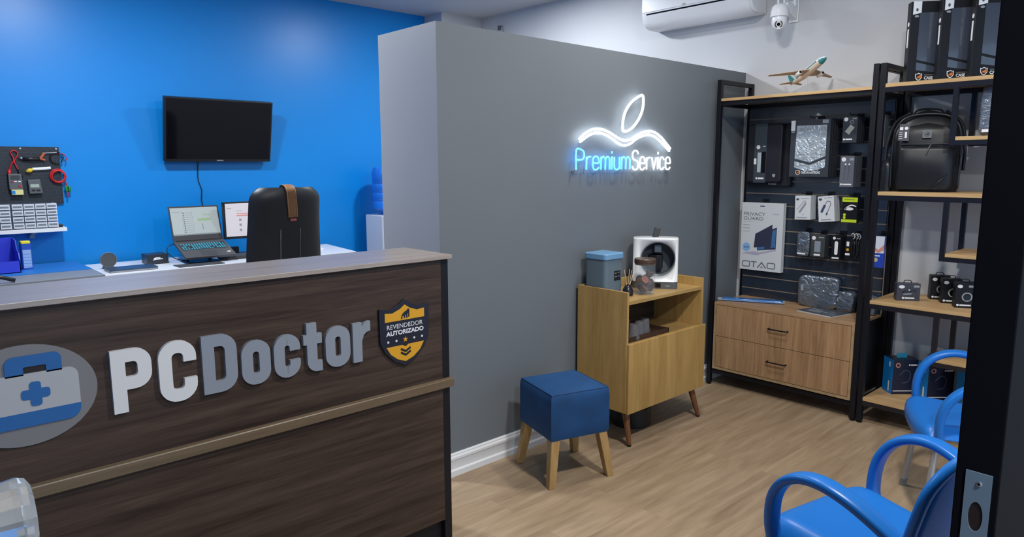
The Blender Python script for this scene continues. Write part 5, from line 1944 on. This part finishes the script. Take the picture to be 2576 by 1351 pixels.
b.build('cover', [mat('cover_charcoal', (0.05, 0.055, 0.07), 0.25), M_PLGREY], t, world=True)

# ------------------------------------------------------------------ goods on the second rack
def g_tall(g, wd, ht):
    L_ = -wd / 2
    g.prism([(L_ + 0.045, 0.122), (L_ + 0.045, ht - 0.060), (wd / 2 - 0.02, ht - 0.060), (wd / 2 - 0.02, 0.068)], F0, F1, 4)
    g.prism([(L_ + 0.045, 0.108), (wd / 2 - 0.02, 0.054), (wd / 2 - 0.02, 0.035), (L_ + 0.045, 0.066)], F0, F1, 4)
    g.prism([(L_ + 0.010, ht - 0.070), (L_ + 0.052, ht - 0.060), (L_ + 0.052, ht), (L_ + 0.010, ht)], F0 - 0.0002, F1, 0)
    g.prism(circle(L_ + 0.030, ht - 0.044, 0.006, 12, 0.009), F0 - 0.0005, F0 - 0.0002, 2)
    g.prism(circle(L_ + 0.030, ht - 0.078, 0.011, 14, 0.006), F0, F1, 1)
    g.prism(shield(L_ + 0.062, 0.030, 0.034, 0.042), F0 - 0.0002, F1, 0)
    g.prism(shield(L_ + 0.062, 0.030, 0.027, 0.033), F0 - 0.0005, F0 - 0.0002, 5)
    ape(g, L_ + 0.051, 0.019, 0.023, 0.020, F0 - 0.0008, F0 - 0.0005, 3)
    g.text('CASE DE', L_ + 0.090, 0.014, 0.075, 0.017, F0, F1, 0, bold=0.03)
    g.box(L_ + 0.090, L_ + 0.170, F0, F1, 0.037, 0.0395, 1)


M_WIN = mat('box_window', (0.055, 0.07, 0.10), 0.12, spec=0.6, coat=0.6)  # bluish base colour carries the light reflected in the window
tall0 = None
TA = -54
for i, (fx, fy, lab) in enumerate(((4.315, 1.455, 'leftmost tall black case box on the top shelf of the rack'), (4.315, 1.300, 'middle tall black case box on the top shelf of the rack'), (4.315, 1.145, 'rightmost tall black case box on the top shelf, next to the door'), (4.52, 1.33, 'taller black case box standing behind the others on the top shelf'))):
    wd, ht = 0.27, 0.432
    if tall0 is None:
        tall0 = thing('tall_case_box', lab, 'box', group='tall case boxes on the rack')
        b = MB()
        b.box(-wd / 2, wd / 2, 0, 0.055, 0, ht)
        b.build('box', M_BOX, tall0, bevel=0.0015)
        b = MB()
        g_tall(b, wd, ht)
        b.build('printed_front', [M_PAPER, M_PLGREY, M_DKPRINT, M_ORANGE, M_WIN, M_BOX], tall0)
        b = MB()
        b.box(-wd / 2 - 0.0008, -wd / 2, 0.016, 0.034, 0.19, 0.29, 0)
        b.lathe([(0.012, 0.0), (0.012, -0.001)], (-wd / 2, 0.025, 0.315), 14, 0, axis='x')
        b.build('side_label', [M_PAPER], tall0)
        c = tall0
    else:
        c = copy_tree(tall0)
        c['label'] = lab
    a = R(TA)
    ux, uy = math.cos(a), math.sin(a)
    c.location = (fx + ux * wd / 2, fy + uy * wd / 2, 2.0003)
    c.rotation_euler = (0, 0, a)
    if i == 3:
        c.scale = (1.05, 1, 1.10)

# backpack
bp_ = thing('backpack', 'black leather-look backpack on the middle shelf of the rack', 'backpack', (4.475, 1.375, 1.3945), -73)
M_BPK = speckle(mat('backpack_black', (0.010, 0.011, 0.014), 0.38, spec=0.42), 0.15, 120, 0.04)
M_BPK2 = mat('backpack_trim', (0.022, 0.026, 0.032), 0.3)


def soft_block(hw, d0, d1, z0, z1, top_r, nz=16, nx=24, bulge=0.02, pw=3.6):
    q = MB()
    rows_ = []
    for i in range(nz + 1):
        s_ = i / nz
        z_ = z0 + (z1 - z0) * s_
        k = 1.0
        rem = z1 - z_
        if rem < top_r:
            k = math.sqrt(max(0.0, 1 - ((top_r - rem) / top_r) ** 2.4)) * 0.75 + 0.25 * (rem / top_r) ** 0.5
        if s_ < 0.06:
            k *= 0.94 + s_
        dd = 1 if rem > top_r * 0.6 else 0.45 + 0.55 * (rem / (top_r * 0.6)) ** 0.6
        row = []
        for j in range(nx):
            th = 2 * PI * j / nx
            cx = math.copysign(abs(math.cos(th)) ** (2 / pw), math.cos(th))
            cy = math.copysign(abs(math.sin(th)) ** (2 / pw), math.sin(th))
            yc, yh = (d0 + d1) / 2, (d1 - d0) / 2 * dd
            wob = mnoise.noise(Vector((cx * 2, cy * 2 + 5, z_ * 9))) * 0.006
            bl = bulge * math.sin(s_ * PI) if cy < 0 else 0
            row.append((cx * (hw * k + wob), yc + cy * (yh + bl) + wob, z_))
        rows_.append(row)
    q.grid(rows_, wrap=True)
    q.add(rows_[0], [tuple(range(nx))])
    q.add(rows_[-1], [tuple(range(nx - 1, -1, -1))])
    return q


soft_block(0.175, -0.060, 0.10, 0.0, 0.462, 0.16).build('body', M_BPK, bp_, smooth=60)
soft_block(0.142, -0.098, -0.02, 0.012, 0.385, 0.05, bulge=0.014, pw=4.5).build('front_pocket', M_BPK, bp_, smooth=60)
fp = soft_block(0.136, -0.116, -0.06, 0.016, 0.262, 0.018, bulge=0.012, pw=4.5).build('lower_pocket', M_BPK, bp_, smooth=60)
b = MB()
b.tube([(x, -0.118 - 0.006 * (1 - (x / 0.13) ** 2), 0.266) for x in [-0.13 + 0.026 * i for i in range(11)]], 0.004, 6)
b.build('zipper', M_BPK2, bp_, smooth=180)
b = MB()
b.tube([(0.022, -0.128, 0.264), (0.012, -0.132, 0.24), (0.004, -0.131, 0.205)], [0.003, 0.004, 0.0025], 6)
b.build('zipper_pull', M_GREYPL, bp_, smooth=180)
b = MB()
b.tube(smooth_path([(-0.165, -0.064, 0.02), (-0.168, -0.066, 0.20), (-0.158, -0.066, 0.34), (-0.11, -0.062, 0.415), (0.0, -0.058, 0.435), (0.11, -0.062, 0.415), (0.158, -0.066, 0.34), (0.168, -0.066, 0.2), (0.165, -0.064, 0.02)], 6), 0.006, 6)
b.build('zipper_track', M_BPK2, bp_, smooth=180)
b = MB()
b.tube(smooth_path([(-0.075, 0.06, 0.442), (-0.055, 0.055, 0.463), (0.0, 0.05, 0.470), (0.055, 0.055, 0.463), (0.075, 0.06, 0.442)], 5), 0.012, 8, ref=(0, 1, 0), rb=0.005)
b.build('carry_handle', M_BPK2, bp_, smooth=180)
b = MB()
b.tube(smooth_path([(-0.085, 0.075, 0.455), (-0.165, 0.085, 0.395), (-0.200, 0.085, 0.27), (-0.205, 0.08, 0.15)], 6), 0.030, 8, ref=(0, 1, 0), rb=0.010)
b.build('shoulder_strap', M_BPK2, bp_, smooth=180)
b = MB()
b.tube(smooth_path([(0.085, 0.075, 0.455), (0.165, 0.085, 0.385), (0.190, 0.085, 0.25), (0.190, 0.08, 0.12)], 6), 0.030, 8, ref=(0, 1, 0), rb=0.010)
b.build('shoulder_strap', M_BPK2, bp_, smooth=180)
soft_block(0.030, -0.05, 0.06, 0.0, 0.19, 0.015, nz=8, bulge=0.01).xform(Matrix.Translation((-0.188, 0, 0.003))).build('side_pocket', M_BPK2, bp_, smooth=60)
b = MB()
b.prism(rrect(-0.022, 0.022, 0.300, 0.342, 0.003), -0.1225, -0.098, 0)
b.ring(circle(0, 0.321, 0.013, 24), circle(0, 0.321, 0.0115, 24), -0.1235, -0.1225, 1)
ape(b, -0.008, 0.3135, 0.016, 0.014, -0.1235, -0.1225, 1)
b.build('badge', [mat('badge_grey', (0.20, 0.21, 0.215), 0.35, 0.6), M_PLASTICB], bp_)
b = MB()
b.prism([(-0.142, 0.288), (-0.088, 0.284), (-0.086, 0.372), (-0.098, 0.380), (-0.136, 0.378)], -0.126, -0.1245, 0)
b.box(-0.134, -0.118, -0.1266, -0.126, 0.346, 0.362, 1)
b.prism(circle(-0.102, 0.355, 0.009, 14), -0.1266, -0.126, 1)
b.box(-0.108, -0.098, -0.1266, -0.126, 0.302, 0.335, 1)
for i in range(4):
    b.box(-0.136, -0.120, -0.1266, -0.126, 0.298 + i * 0.0105, 0.301 + i * 0.0105, 1)
b.build('hang_tag', [mat('tag_charcoal', (0.075, 0.08, 0.085), 0.5), M_PAPER], bp_)
b = MB()
b.tube([(0.115, -0.127, 0.10), (0.07, -0.131, 0.055), (0.035, -0.130, 0.020)], 0.003, 6)
b.build('seam', M_BPK2, bp_, smooth=180)

# wrapped parcel on the upper half shelf
t = thing('wrapped_parcel', 'tall parcel in shiny crinkled wrap on the upper half shelf', 'parcel', (4.40, 0.985, 1.6955), rot=(0, 0, R(-80)))
puffy(0.24, 0.09, 0.262, 21, 0.010, 6, 44, 26).build('parcel', film('blue_grey_wrap', (0.10, 0.13, 0.18), 0.2, 0.6, 12), t, smooth=180)
MB().box(-0.10, -0.055, -0.048, -0.044, 0.02, 0.035).build('sticker', M_PAPER, t)


# audio boxes on the lower shelf
def g_wide(g, wd, ht):
    g.prism(circle(-wd / 2 + 0.026, ht - 0.020, 0.016, 14, 0.010), F0, F1, 0)
    g.box(wd / 2 - 0.036, wd / 2 - 0.006, F0, F1, ht - 0.022, ht - 0.010, 1)
    g.ribbon(smooth_path([(-0.030, 0.048), (-0.015, 0.058), (0.010, 0.056), (0.030, 0.064), (0.040, 0.05)], 4), 0.007, F0, F1, 2)
    g.prism(circle(0.004, 0.064, 0.004, 10), F0, F1, 0)
    g.ribbon([(-0.026, 0.038), (0.018, 0.042)], 0.006, F0, F1, 1)
    logo_row(g, -0.032, 0.016, 0.066, 0)


def g_headset(g, wd, ht):
    g.prism(circle(-wd / 2 + 0.020, ht - 0.022, 0.013, 14, 0.010), F0, F1, 0)
    g.box(0.012, wd / 2 - 0.004, F0, F1, ht - 0.026, ht - 0.014, 1)
    g.ring(circle(0.008, 0.062, 0.026, 24), circle(0.008, 0.062, 0.019, 24), F0, F1, 1)
    g.prism(circle(0.008, 0.058, 0.017, 20), F0 - 0.0002, F1, 2)
    g.prism(circle(0.010, 0.040, 0.004, 10), F0 - 0.0003, F1, 1)
    logo_row(g, -wd / 2 + 0.008, 0.015, 0.070, 0)


def shelf_box(name, label, x, y, z, rz_, wd, ht, dp, mt, gfn, gm, group, tabw=0.04):
    """standing box; (x, y) is its front bottom left corner"""
    a = R(rz_)
    t_ = thing(name, label, 'box', (x + math.cos(a) * wd / 2, y + math.sin(a) * wd / 2, z), rz_, group)
    q = MB()
    q.box(-wd / 2, wd / 2, 0, dp, 0, ht)
    q.build('box', mt, t_, bevel=0.001)
    q = MB()
    gfn(q, wd, ht)
    q.build('printed_front', gm, t_)
    if tabw:
        q = MB()
        zt = ht
        q.ribbon([(-tabw / 2, zt), (-tabw / 2, zt + 0.010), (-tabw / 2 + 0.008, zt + 0.016), (tabw / 2 - 0.008, zt + 0.016), (tabw / 2, zt + 0.010), (tabw / 2, zt)], 0.004, dp / 2 - 0.001, dp / 2 + 0.001)
        q.build('hang_tab', M_BOX, t_)
    return t_


G4 = [M_PAPER, M_PLGREY, M_SCREENB]
shelf_box('headphone_box', 'wide charcoal box with a hang tab, alone at the left of the lower shelf', 4.375, 1.437, 0.7575, -56, 0.125, 0.102, 0.05, mat('box_dim', (0.045, 0.045, 0.058), 0.4), g_wide, G4, 'audio boxes')
for (x, y, lab) in ((4.560, 1.315, 'rearmost of the three black audio boxes on the lower shelf'), (4.478, 1.232, 'middle one of the three black audio boxes on the lower shelf'), (4.390, 1.140, 'front one of the three black audio boxes, beside the door')):
    shelf_box('speaker_box', lab, x, y, 0.7575, -62, 0.098, 0.142, 0.06, M_BOX, g_headset, G4, 'audio boxes')


# blue boxes on the bottom shelf
def g_drone(g, wd, ht):
    g.prism(circle(-wd / 2 + 0.030, ht - 0.034, 0.015, 16), F0, F1, 3)
    g.prism(circle(-wd / 2 + 0.030, ht - 0.034, 0.009, 16), F0 - 0.0003, F1, 2)
    g.prism(circle(0.022, ht - 0.032, 0.005, 10), F0, F1, 0)
    g.box(0.030, wd / 2 - 0.008, F0, F1, ht - 0.036, ht - 0.029, 0)
    g.ribbon(smooth_path([(-0.035, 0.12), (0.0, 0.15), (0.03, 0.13), (0.02, 0.08), (-0.02, 0.07)], 4), 0.004, F0, F1, 1)
    g.box(-wd / 2 + 0.008, wd / 2 - 0.014, F0, F1, 0.018, 0.023, 0)


for i, (x, y, lab) in enumerate(((4.452, 1.448, 'navy box with a bright blue spine, leftmost on the bottom shelf'), (4.475, 1.262, 'navy box with a bright blue spine behind the far blue chair'), (4.44, 1.045, 'blue-spined navy box nearest the door on the bottom shelf'))):
    t = shelf_box('equipment_box', lab, x, y, 0.1635, -42, 0.155, 0.215, 0.105, mat('deep_navy_box', (0.008, 0.010, 0.030), 0.35), g_drone, [M_PAPER, M_DKPRINT, M_NAVY, mat('ring_coral', (0.55, 0.25, 0.20), 0.5)], 'blue-spined boxes', 0)
    b = MB()
    b.box(-0.0775 - 0.0009, -0.0775, 0.0005, 0.1045, 0.0005, 0.2145, 0)
    b.build('spine', M_CYANBOX, t)
    b = MB()
    b.box(-0.0775 - 0.0014, -0.0775 - 0.0009, 0.03, 0.042, 0.012, 0.075)
    b.box(-0.0775 - 0.0014, -0.0775 - 0.0009, 0.03, 0.042, 0.165, 0.195)
    b.build('spine_lettering', M_PAPER, t)
    if i == 0:
        b = MB()
        b.prism(rrect(-0.032, 0.032, 0.215, 0.245, 0.004), 0.05, 0.0515)
        b.build('hang_tab', mat('tab_teal', (0.02, 0.22, 0.36), 0.4), t)

tag(MB().box(4.655, 4.70, 1.222, 1.312, 0.1635, 0.42).build('black_carton', M_BOX, bevel=0.001), 'plain black carton at the back of the bottom shelf behind the blue-spined boxes', 'carton')
t = thing('cable_clip', 'small dark cable clip on the pale wall just above the grey wall top', 'cable clip', (XW, 5.317, 2.888), -90)
b = MB()
b.box(-0.016, 0.016, -0.02, 0.0, -0.02, 0.02)
b.build('clip', M_GREYPL, t, bevel=0.003)
b = MB()
b.tube(smooth_path([(0.016, -0.01, 0.0), (0.045, -0.012, 0.015), (0.055, -0.012, -0.015), (0.05, -0.008, -0.07)], 4), 0.004, 6)
b.build('wire', M_MIDGREY, t, smooth=180)

# ------------------------------------------------------------------ air conditioner and security camera
ac = thing('air_conditioner', 'white split air conditioner high on the pale wall', 'air conditioner', (4.490, 2.974, 2.585), -90)
AW = 0.454
prof = [(0.224, 0.0), (0.10, 0.0), (0.055, 0.010), (0.022, 0.045), (0.006, 0.095), (0.0, 0.14), (0.0, 0.25), (0.012, 0.285), (0.04, 0.298), (0.224, 0.298)]
b = MB()
b.prism_x(prof, -AW, AW)
M_ACW = mat('ac_white', (0.74, 0.75, 0.77), 0.35)
b.build('casing', M_ACW, ac, bevel=0.008, seg=3, smooth=40)
b = MB()
b.prism_x([(0.0034, 0.0925), (0.0028, 0.104), (0.012, 0.104), (0.014, 0.0925)], -AW + 0.045, AW - 0.10)
b.build('air_slot', M_SCREENB, ac)
b = MB()
b.prism_x([(0.0012, 0.0925), (0.018, 0.042), (0.052, 0.004), (0.10, -0.006), (0.14, -0.006), (0.14, 0.002), (0.102, 0.002), (0.056, 0.012), (0.024, 0.046), (0.008, 0.0925)], -AW + 0.045, AW - 0.02)
b.build('flap', mat('ac_flap', (0.70, 0.71, 0.73), 0.35), ac, smooth=50)
b = MB()
b.prism_x([(-0.0015, 0.115), (-0.0015, 0.27), (0.002, 0.27), (0.002, 0.115)], -AW + 0.012, AW - 0.012)
b.build('front_panel', M_ACW, ac, bevel=0.001)
b = MB()
b.box(-0.085, -0.070, -0.003, -0.0015, 0.118, 0.128)
b.box(-0.066, -0.058, -0.003, -0.0015, 0.118, 0.128)
b.build('maker_mark', M_PLGREY, ac)

sc_ = thing('security_camera', 'white dome security camera with two aerials on the pale wall', 'security camera', (4.716, 2.325, 2.545), -90)
b = MB()
b.box(-0.028, 0.038, -0.012, 0.0, -0.045, 0.10)
b.build('wall_plate', M_WHITE, sc_, bevel=0.004)
b = MB()
b.prism_x([(-0.012, 0.055), (-0.012, -0.020), (-0.035, -0.028), (-0.11, 0.0), (-0.155, 0.045), (-0.155, 0.062), (-0.06, 0.062)], 0.006, 0.034)
b.build('arm', M_WHITE, sc_, bevel=0.005)
CDX, CDY = -0.008, -0.178
b = MB()
b.lathe([(0.012, 0.055), (0.034, 0.050), (0.050, 0.032), (0.057, 0.0), (0.058, -0.022), (0.060, -0.026), (0.060, -0.030), (0.052, -0.031)], (CDX, CDY, 0.0), 36)
b.build('dome', mat('camera_white', (0.80, 0.81, 0.84), 0.3), sc_, smooth=40)
b = MB()
b.lathe([(0.012, -0.112), (0.028, -0.106), (0.042, -0.090), (0.048, -0.070), (0.049, -0.045), (0.047, -0.031)], (CDX, CDY, 0.0), 36)
bl = b.build('ball', MATS['camera_white'], sc_, smooth=40)
b = MB()
ca = Matrix.Translation((CDX, CDY, -0.072)) @ Matrix.Rotation(R(24), 4, 'Z') @ Matrix.Rotation(R(14), 4, 'X')
b.lathe([(0.010, -0.0535), (0.011, -0.046)], (0, 0, 0), 20, 0, axis='y')
b.lathe([(0.031, -0.0455), (0.031, -0.036), (0.034, -0.030)], (0, 0, 0), 32, 1, axis='y')
for s_ in (-1, 1):
    pth = [(0.0215 * math.cos(R(q)) * s_, -0.047, 0.0215 * math.sin(R(q))) for q in range(-60, 61, 20)]
    b.tube(pth, 0.004, 6, 2)
b.xform(ca)
b.build('lens_face', [M_SCREENB, M_WHITE, mat('led_grey', (0.10, 0.10, 0.11), 0.4)], bl, smooth=50)
for q in (-0.022, 0.018):
    b = MB()
    b.tube([(CDX + q, CDY + 0.02, 0.04), (CDX + q * 1.2, CDY + 0.02, 0.19)], 0.0065, 8)
    b.build('aerial', M_WHITE, sc_, smooth=60)
b = MB()
b.tube([(0.030, -0.05, 0.05), (0.030, -0.05, 0.20)], 0.011, 8)
b.build('conduit', M_WHITE, sc_, smooth=60)

# ------------------------------------------------------------------ model airplane
ap = thing('model_airplane', 'small model airliner climbing on a wire stand on the top shelf', 'model airplane', (4.462, 2.085, 1.9905))
ap.scale = (0.93, 0.93, 0.93)
fdir = Vector((-0.20, -0.331, 0.157))     # tail to nose
# heading built from screen-right and toward-entrance components, measured in metres
hd_ = Vector((0.218 * 0.418 - 0.32 * 0.908, -0.218 * 0.908 - 0.32 * 0.418, 0.150)).normalized()
wing = Vector((hd_.y, -hd_.x, 0)).normalized()    # to the plane's right
upv = wing.cross(hd_).normalized()
B3 = Matrix((wing, hd_, upv)).transposed().to_4x4()
B3.translation = (0, 0, 0.150)
M_FUS = mat('plane_cream', (0.62, 0.52, 0.43), 0.35)
M_FUST = mat('plane_white', (0.72, 0.74, 0.74), 0.35)
M_TEAL = mat('plane_teal', (0.03, 0.20, 0.20), 0.35)
M_WINGC = mat('plane_tan', (0.36, 0.25, 0.17), 0.4)
b = MB()
st_ = [(-0.205, 0.003, 0.012), (-0.17, 0.010, 0.010), (-0.11, 0.020, 0.004), (-0.05, 0.0245, 0), (0.10, 0.0245, 0), (0.15, 0.022, 0), (0.18, 0.016, -0.002), (0.197, 0.008, -0.005), (0.203, 0.002, -0.006)]
b.tube([(0, y, z) for y, r, z in st_], [r for y, r, z in st_], 20)
b.xform(B3)
fu = b.build('fuselage', M_FUS, ap, smooth=50)
b = MB()
b.tube([(0, y, z + 0.0045) for y, r, z in st_[2:-1]], [r * 0.965 for y, r, z in st_[2:-1]], 20)
b.xform(B3)
b.build('upper_livery', M_FUST, ap, smooth=50)
b = MB()
for s_ in (-1, 1):
    b.tube([(s_ * 0.0235, y, 0.008) for y in (-0.10, -0.04, 0.05, 0.13)], 0.0035, 6)
b.tube([(0, y, z) for y, r, z in st_[-4:]], [r * 1.03 for y, r, z in st_[-4:]], 20)
b.xform(B3)
b.build('livery_stripe', M_TEAL, ap, smooth=50)
for s_ in (-1, 1):
    b = MB()
    pl4 = [(s_ * 0.018, 0.055), (s_ * 0.245, -0.075), (s_ * 0.245, -0.093), (s_ * 0.10, -0.040), (s_ * 0.018, -0.035)]
    vs = [(x, y, -0.012 + abs(x) * 0.10 + q * (0.005 - abs(x) * 0.014)) for q in (0, 1) for x, y in pl4]
    b.add(vs, [tuple(range(5)), tuple(range(9, 4, -1))] + [(i, i + 5, (i + 1) % 5 + 5, (i + 1) % 5) for i in range(5)])
    b.xform(B3)
    wg = b.build('wing', M_WINGC, ap)
    b = MB()
    b.tube([(s_ * 0.085, -0.022, -0.020), (s_ * 0.085, 0.0, -0.021), (s_ * 0.085, 0.035, -0.022), (s_ * 0.085, 0.040, -0.022)], [0.008, 0.0125, 0.013, 0.011], 14)
    b.xform(B3)
    b.build('engine', M_FUST, wg, smooth=50)
    b = MB()
    b.tube([(s_ * 0.085, 0.0395, -0.022), (s_ * 0.085, 0.0412, -0.022)], 0.009, 14)
    b.xform(B3)
    b.build('intake', M_SCREENB, wg)
    b = MB()
    pl4 = [(s_ * 0.006, -0.155), (s_ * 0.085, -0.195), (s_ * 0.085, -0.207), (s_ * 0.006, -0.192)]
    vs = [(x, y, 0.012 + q * 0.003) for q in (0, 1) for x, y in pl4]
    b.add(vs, [tuple(range(4)), tuple(range(7, 3, -1))] + [(i, i + 4, (i + 1) % 4 + 4, (i + 1) % 4) for i in range(4)])
    b.xform(B3)
    b.build('tailplane', M_WINGC, ap)
b = MB()
b.prism_x([(-0.145, 0.018), (-0.195, 0.085), (-0.215, 0.085), (-0.200, 0.014)], -0.002, 0.002)
b.xform(B3)
b.build('tail_fin', M_TEAL, ap)
b = MB()
b.tube([(0.0, 0.0, 0.003), (0.004, 0.006, 0.130)], 0.003, 8)
b.lathe([(0.035, 0.0), (0.035, 0.003), (0.01, 0.005)], n=24)
b.build('stand', M_STEEL, ap, smooth=40)

# ------------------------------------------------------------------ blue armchairs (local: +y is forward)
def armchair(label, loc, rz_):
    t_ = thing('armchair', label, 'chair', (*loc, 0), rz_, 'blue waiting chairs')
    # seat shell: rows run front to back, edges rolled down
    prof_ = [(0.238, 0.375), (0.243, 0.405), (0.238, 0.432), (0.218, 0.449), (0.17, 0.452), (0.08, 0.443), (-0.04, 0.436), (-0.14, 0.436), (-0.205, 0.446), (-0.232, 0.468)]
    rows_ = []
    nn = 16
    for k, (yy, zz) in enumerate(prof_):
        hw = 0.250 - 0.036 * max(0, (0.2 - yy)) / 0.43
        row = []
        for j in range(nn + 1):
            u = -1 + 2 * j / nn
            x = hw * math.copysign(abs(u) ** 0.9, u)
            e = max(0, abs(u) - 0.72) / 0.28
            dz = 0.020 * abs(u) ** 2 * (1 if 2 < k < 9 else 0.6) - 0.055 * e ** 2.5
            y_ = yy - (0.035 * abs(u) ** 3 if k < 5 else 0)
            if k < 3:
                dz = 0.012 * abs(u) ** 2 - 0.015 * e ** 2
            row.append((x, y_, zz + dz))
        rows_.append(row)
    q = MB()
    q.grid(rows_)
    q.build('seat', M_CHAIRBLUE, t_, smooth=180, solid=0.009, subsurf=2)
    # backrest: curved panel leaning back, with a rounded top
    rows_ = []
    nb = 20
    for i in range(nb):
        s_ = math.sin(i / (nb - 1) * PI / 2)
        zz = 0.468 + 0.385 * s_
        yy = -0.228 - 0.095 * s_ - 0.015 * math.sin(s_ * PI)
        hw = 0.216 + 0.022 * math.sin(min(1, s_ * 1.25) * PI * 0.8)
        if s_ > 0.55:
            hw *= max(0.30, (1 - ((s_ - 0.55) / 0.45) ** 3.2 * 0.92)) ** 0.5
        row = []
        for j in range(nn + 1):
            u = -1 + 2 * j / nn
            curl = 0.055 * (abs(u) * hw / 0.235) ** 2.2
            row.append((hw * u, yy + curl, zz))
        rows_.append(row)
    q = MB()
    q.grid(rows_)
    rim = [rows_[i][0] for i in range(nb)] + rows_[-1][1:-1] + [rows_[i][-1] for i in range(nb - 1, -1, -1)]
    q.tube(rim, 0.0105, 8)
    q.build('backrest', M_CHAIRBLUE, t_, smooth=70, solid=0.010)
    for s_ in (-1, 1):
        pth = smooth_path([(s_ * 0.246, 0.150, 0.365), (s_ * 0.257, 0.178, 0.445), (s_ * 0.266, 0.172, 0.545), (s_ * 0.273, 0.135, 0.615), (s_ * 0.277, 0.075, 0.655), (s_ * 0.277, 0.005, 0.665), (s_ * 0.270, -0.070, 0.648), (s_ * 0.256, -0.140, 0.612), (s_ * 0.236, -0.205, 0.565), (s_ * 0.214, -0.243, 0.530)], 5)
        nq = len(pth)
        ra = [0.026 + 0.004 * math.sin(PI * i / (nq - 1)) for i in range(nq)]
        q = MB()
        q.tube(pth, ra, 16, ref=(1, 0, 0), rb=0.0155, sq=0.62)
        q.build('armrest', M_CHAIRBLUE, t_, smooth=60)
    for sx_, sy_ in ((1, 1), (-1, 1), (1, -1), (-1, -1)):
        ax, ay = sx_ * 0.195, (0.165 if sy_ > 0 else -0.165)
        bx, by = sx_ * 0.228, (0.205 if sy_ > 0 else -0.235)
        q = MB()
        q.tube([(ax, ay, 0.432), (bx, by, 0.02)], 0.0135, 12)
        lg_ = q.build('leg', M_LEGGREY, t_, smooth=60)
        q = MB()
        dx, dy = (bx - ax) / 0.412, (by - ay) / 0.412
        q.tube([(bx - dx * 0.03, by - dy * 0.03, 0.035), (bx + dx * 0.02, by + dy * 0.02, 0.0)], [0.0155, 0.0165], 12)
        q.build('foot_cap', mat('foot_cap_grey', (0.17, 0.165, 0.15), 0.6), lg_, smooth=60)
    q = MB()
    q.box(-0.19, 0.19, -0.16, -0.135, 0.405, 0.425)
    q.box(-0.19, 0.19, 0.135, 0.16, 0.405, 0.425)
    q.build('under_frame', M_LEGGREY, t_)
    return t_


armchair('blue plastic armchair nearest the viewer, in front of the door', (2.15, 0.705), 78 - 90)
armchair('blue plastic armchair farther back, before the rack', (3.46, 0.79), 117 - 90)
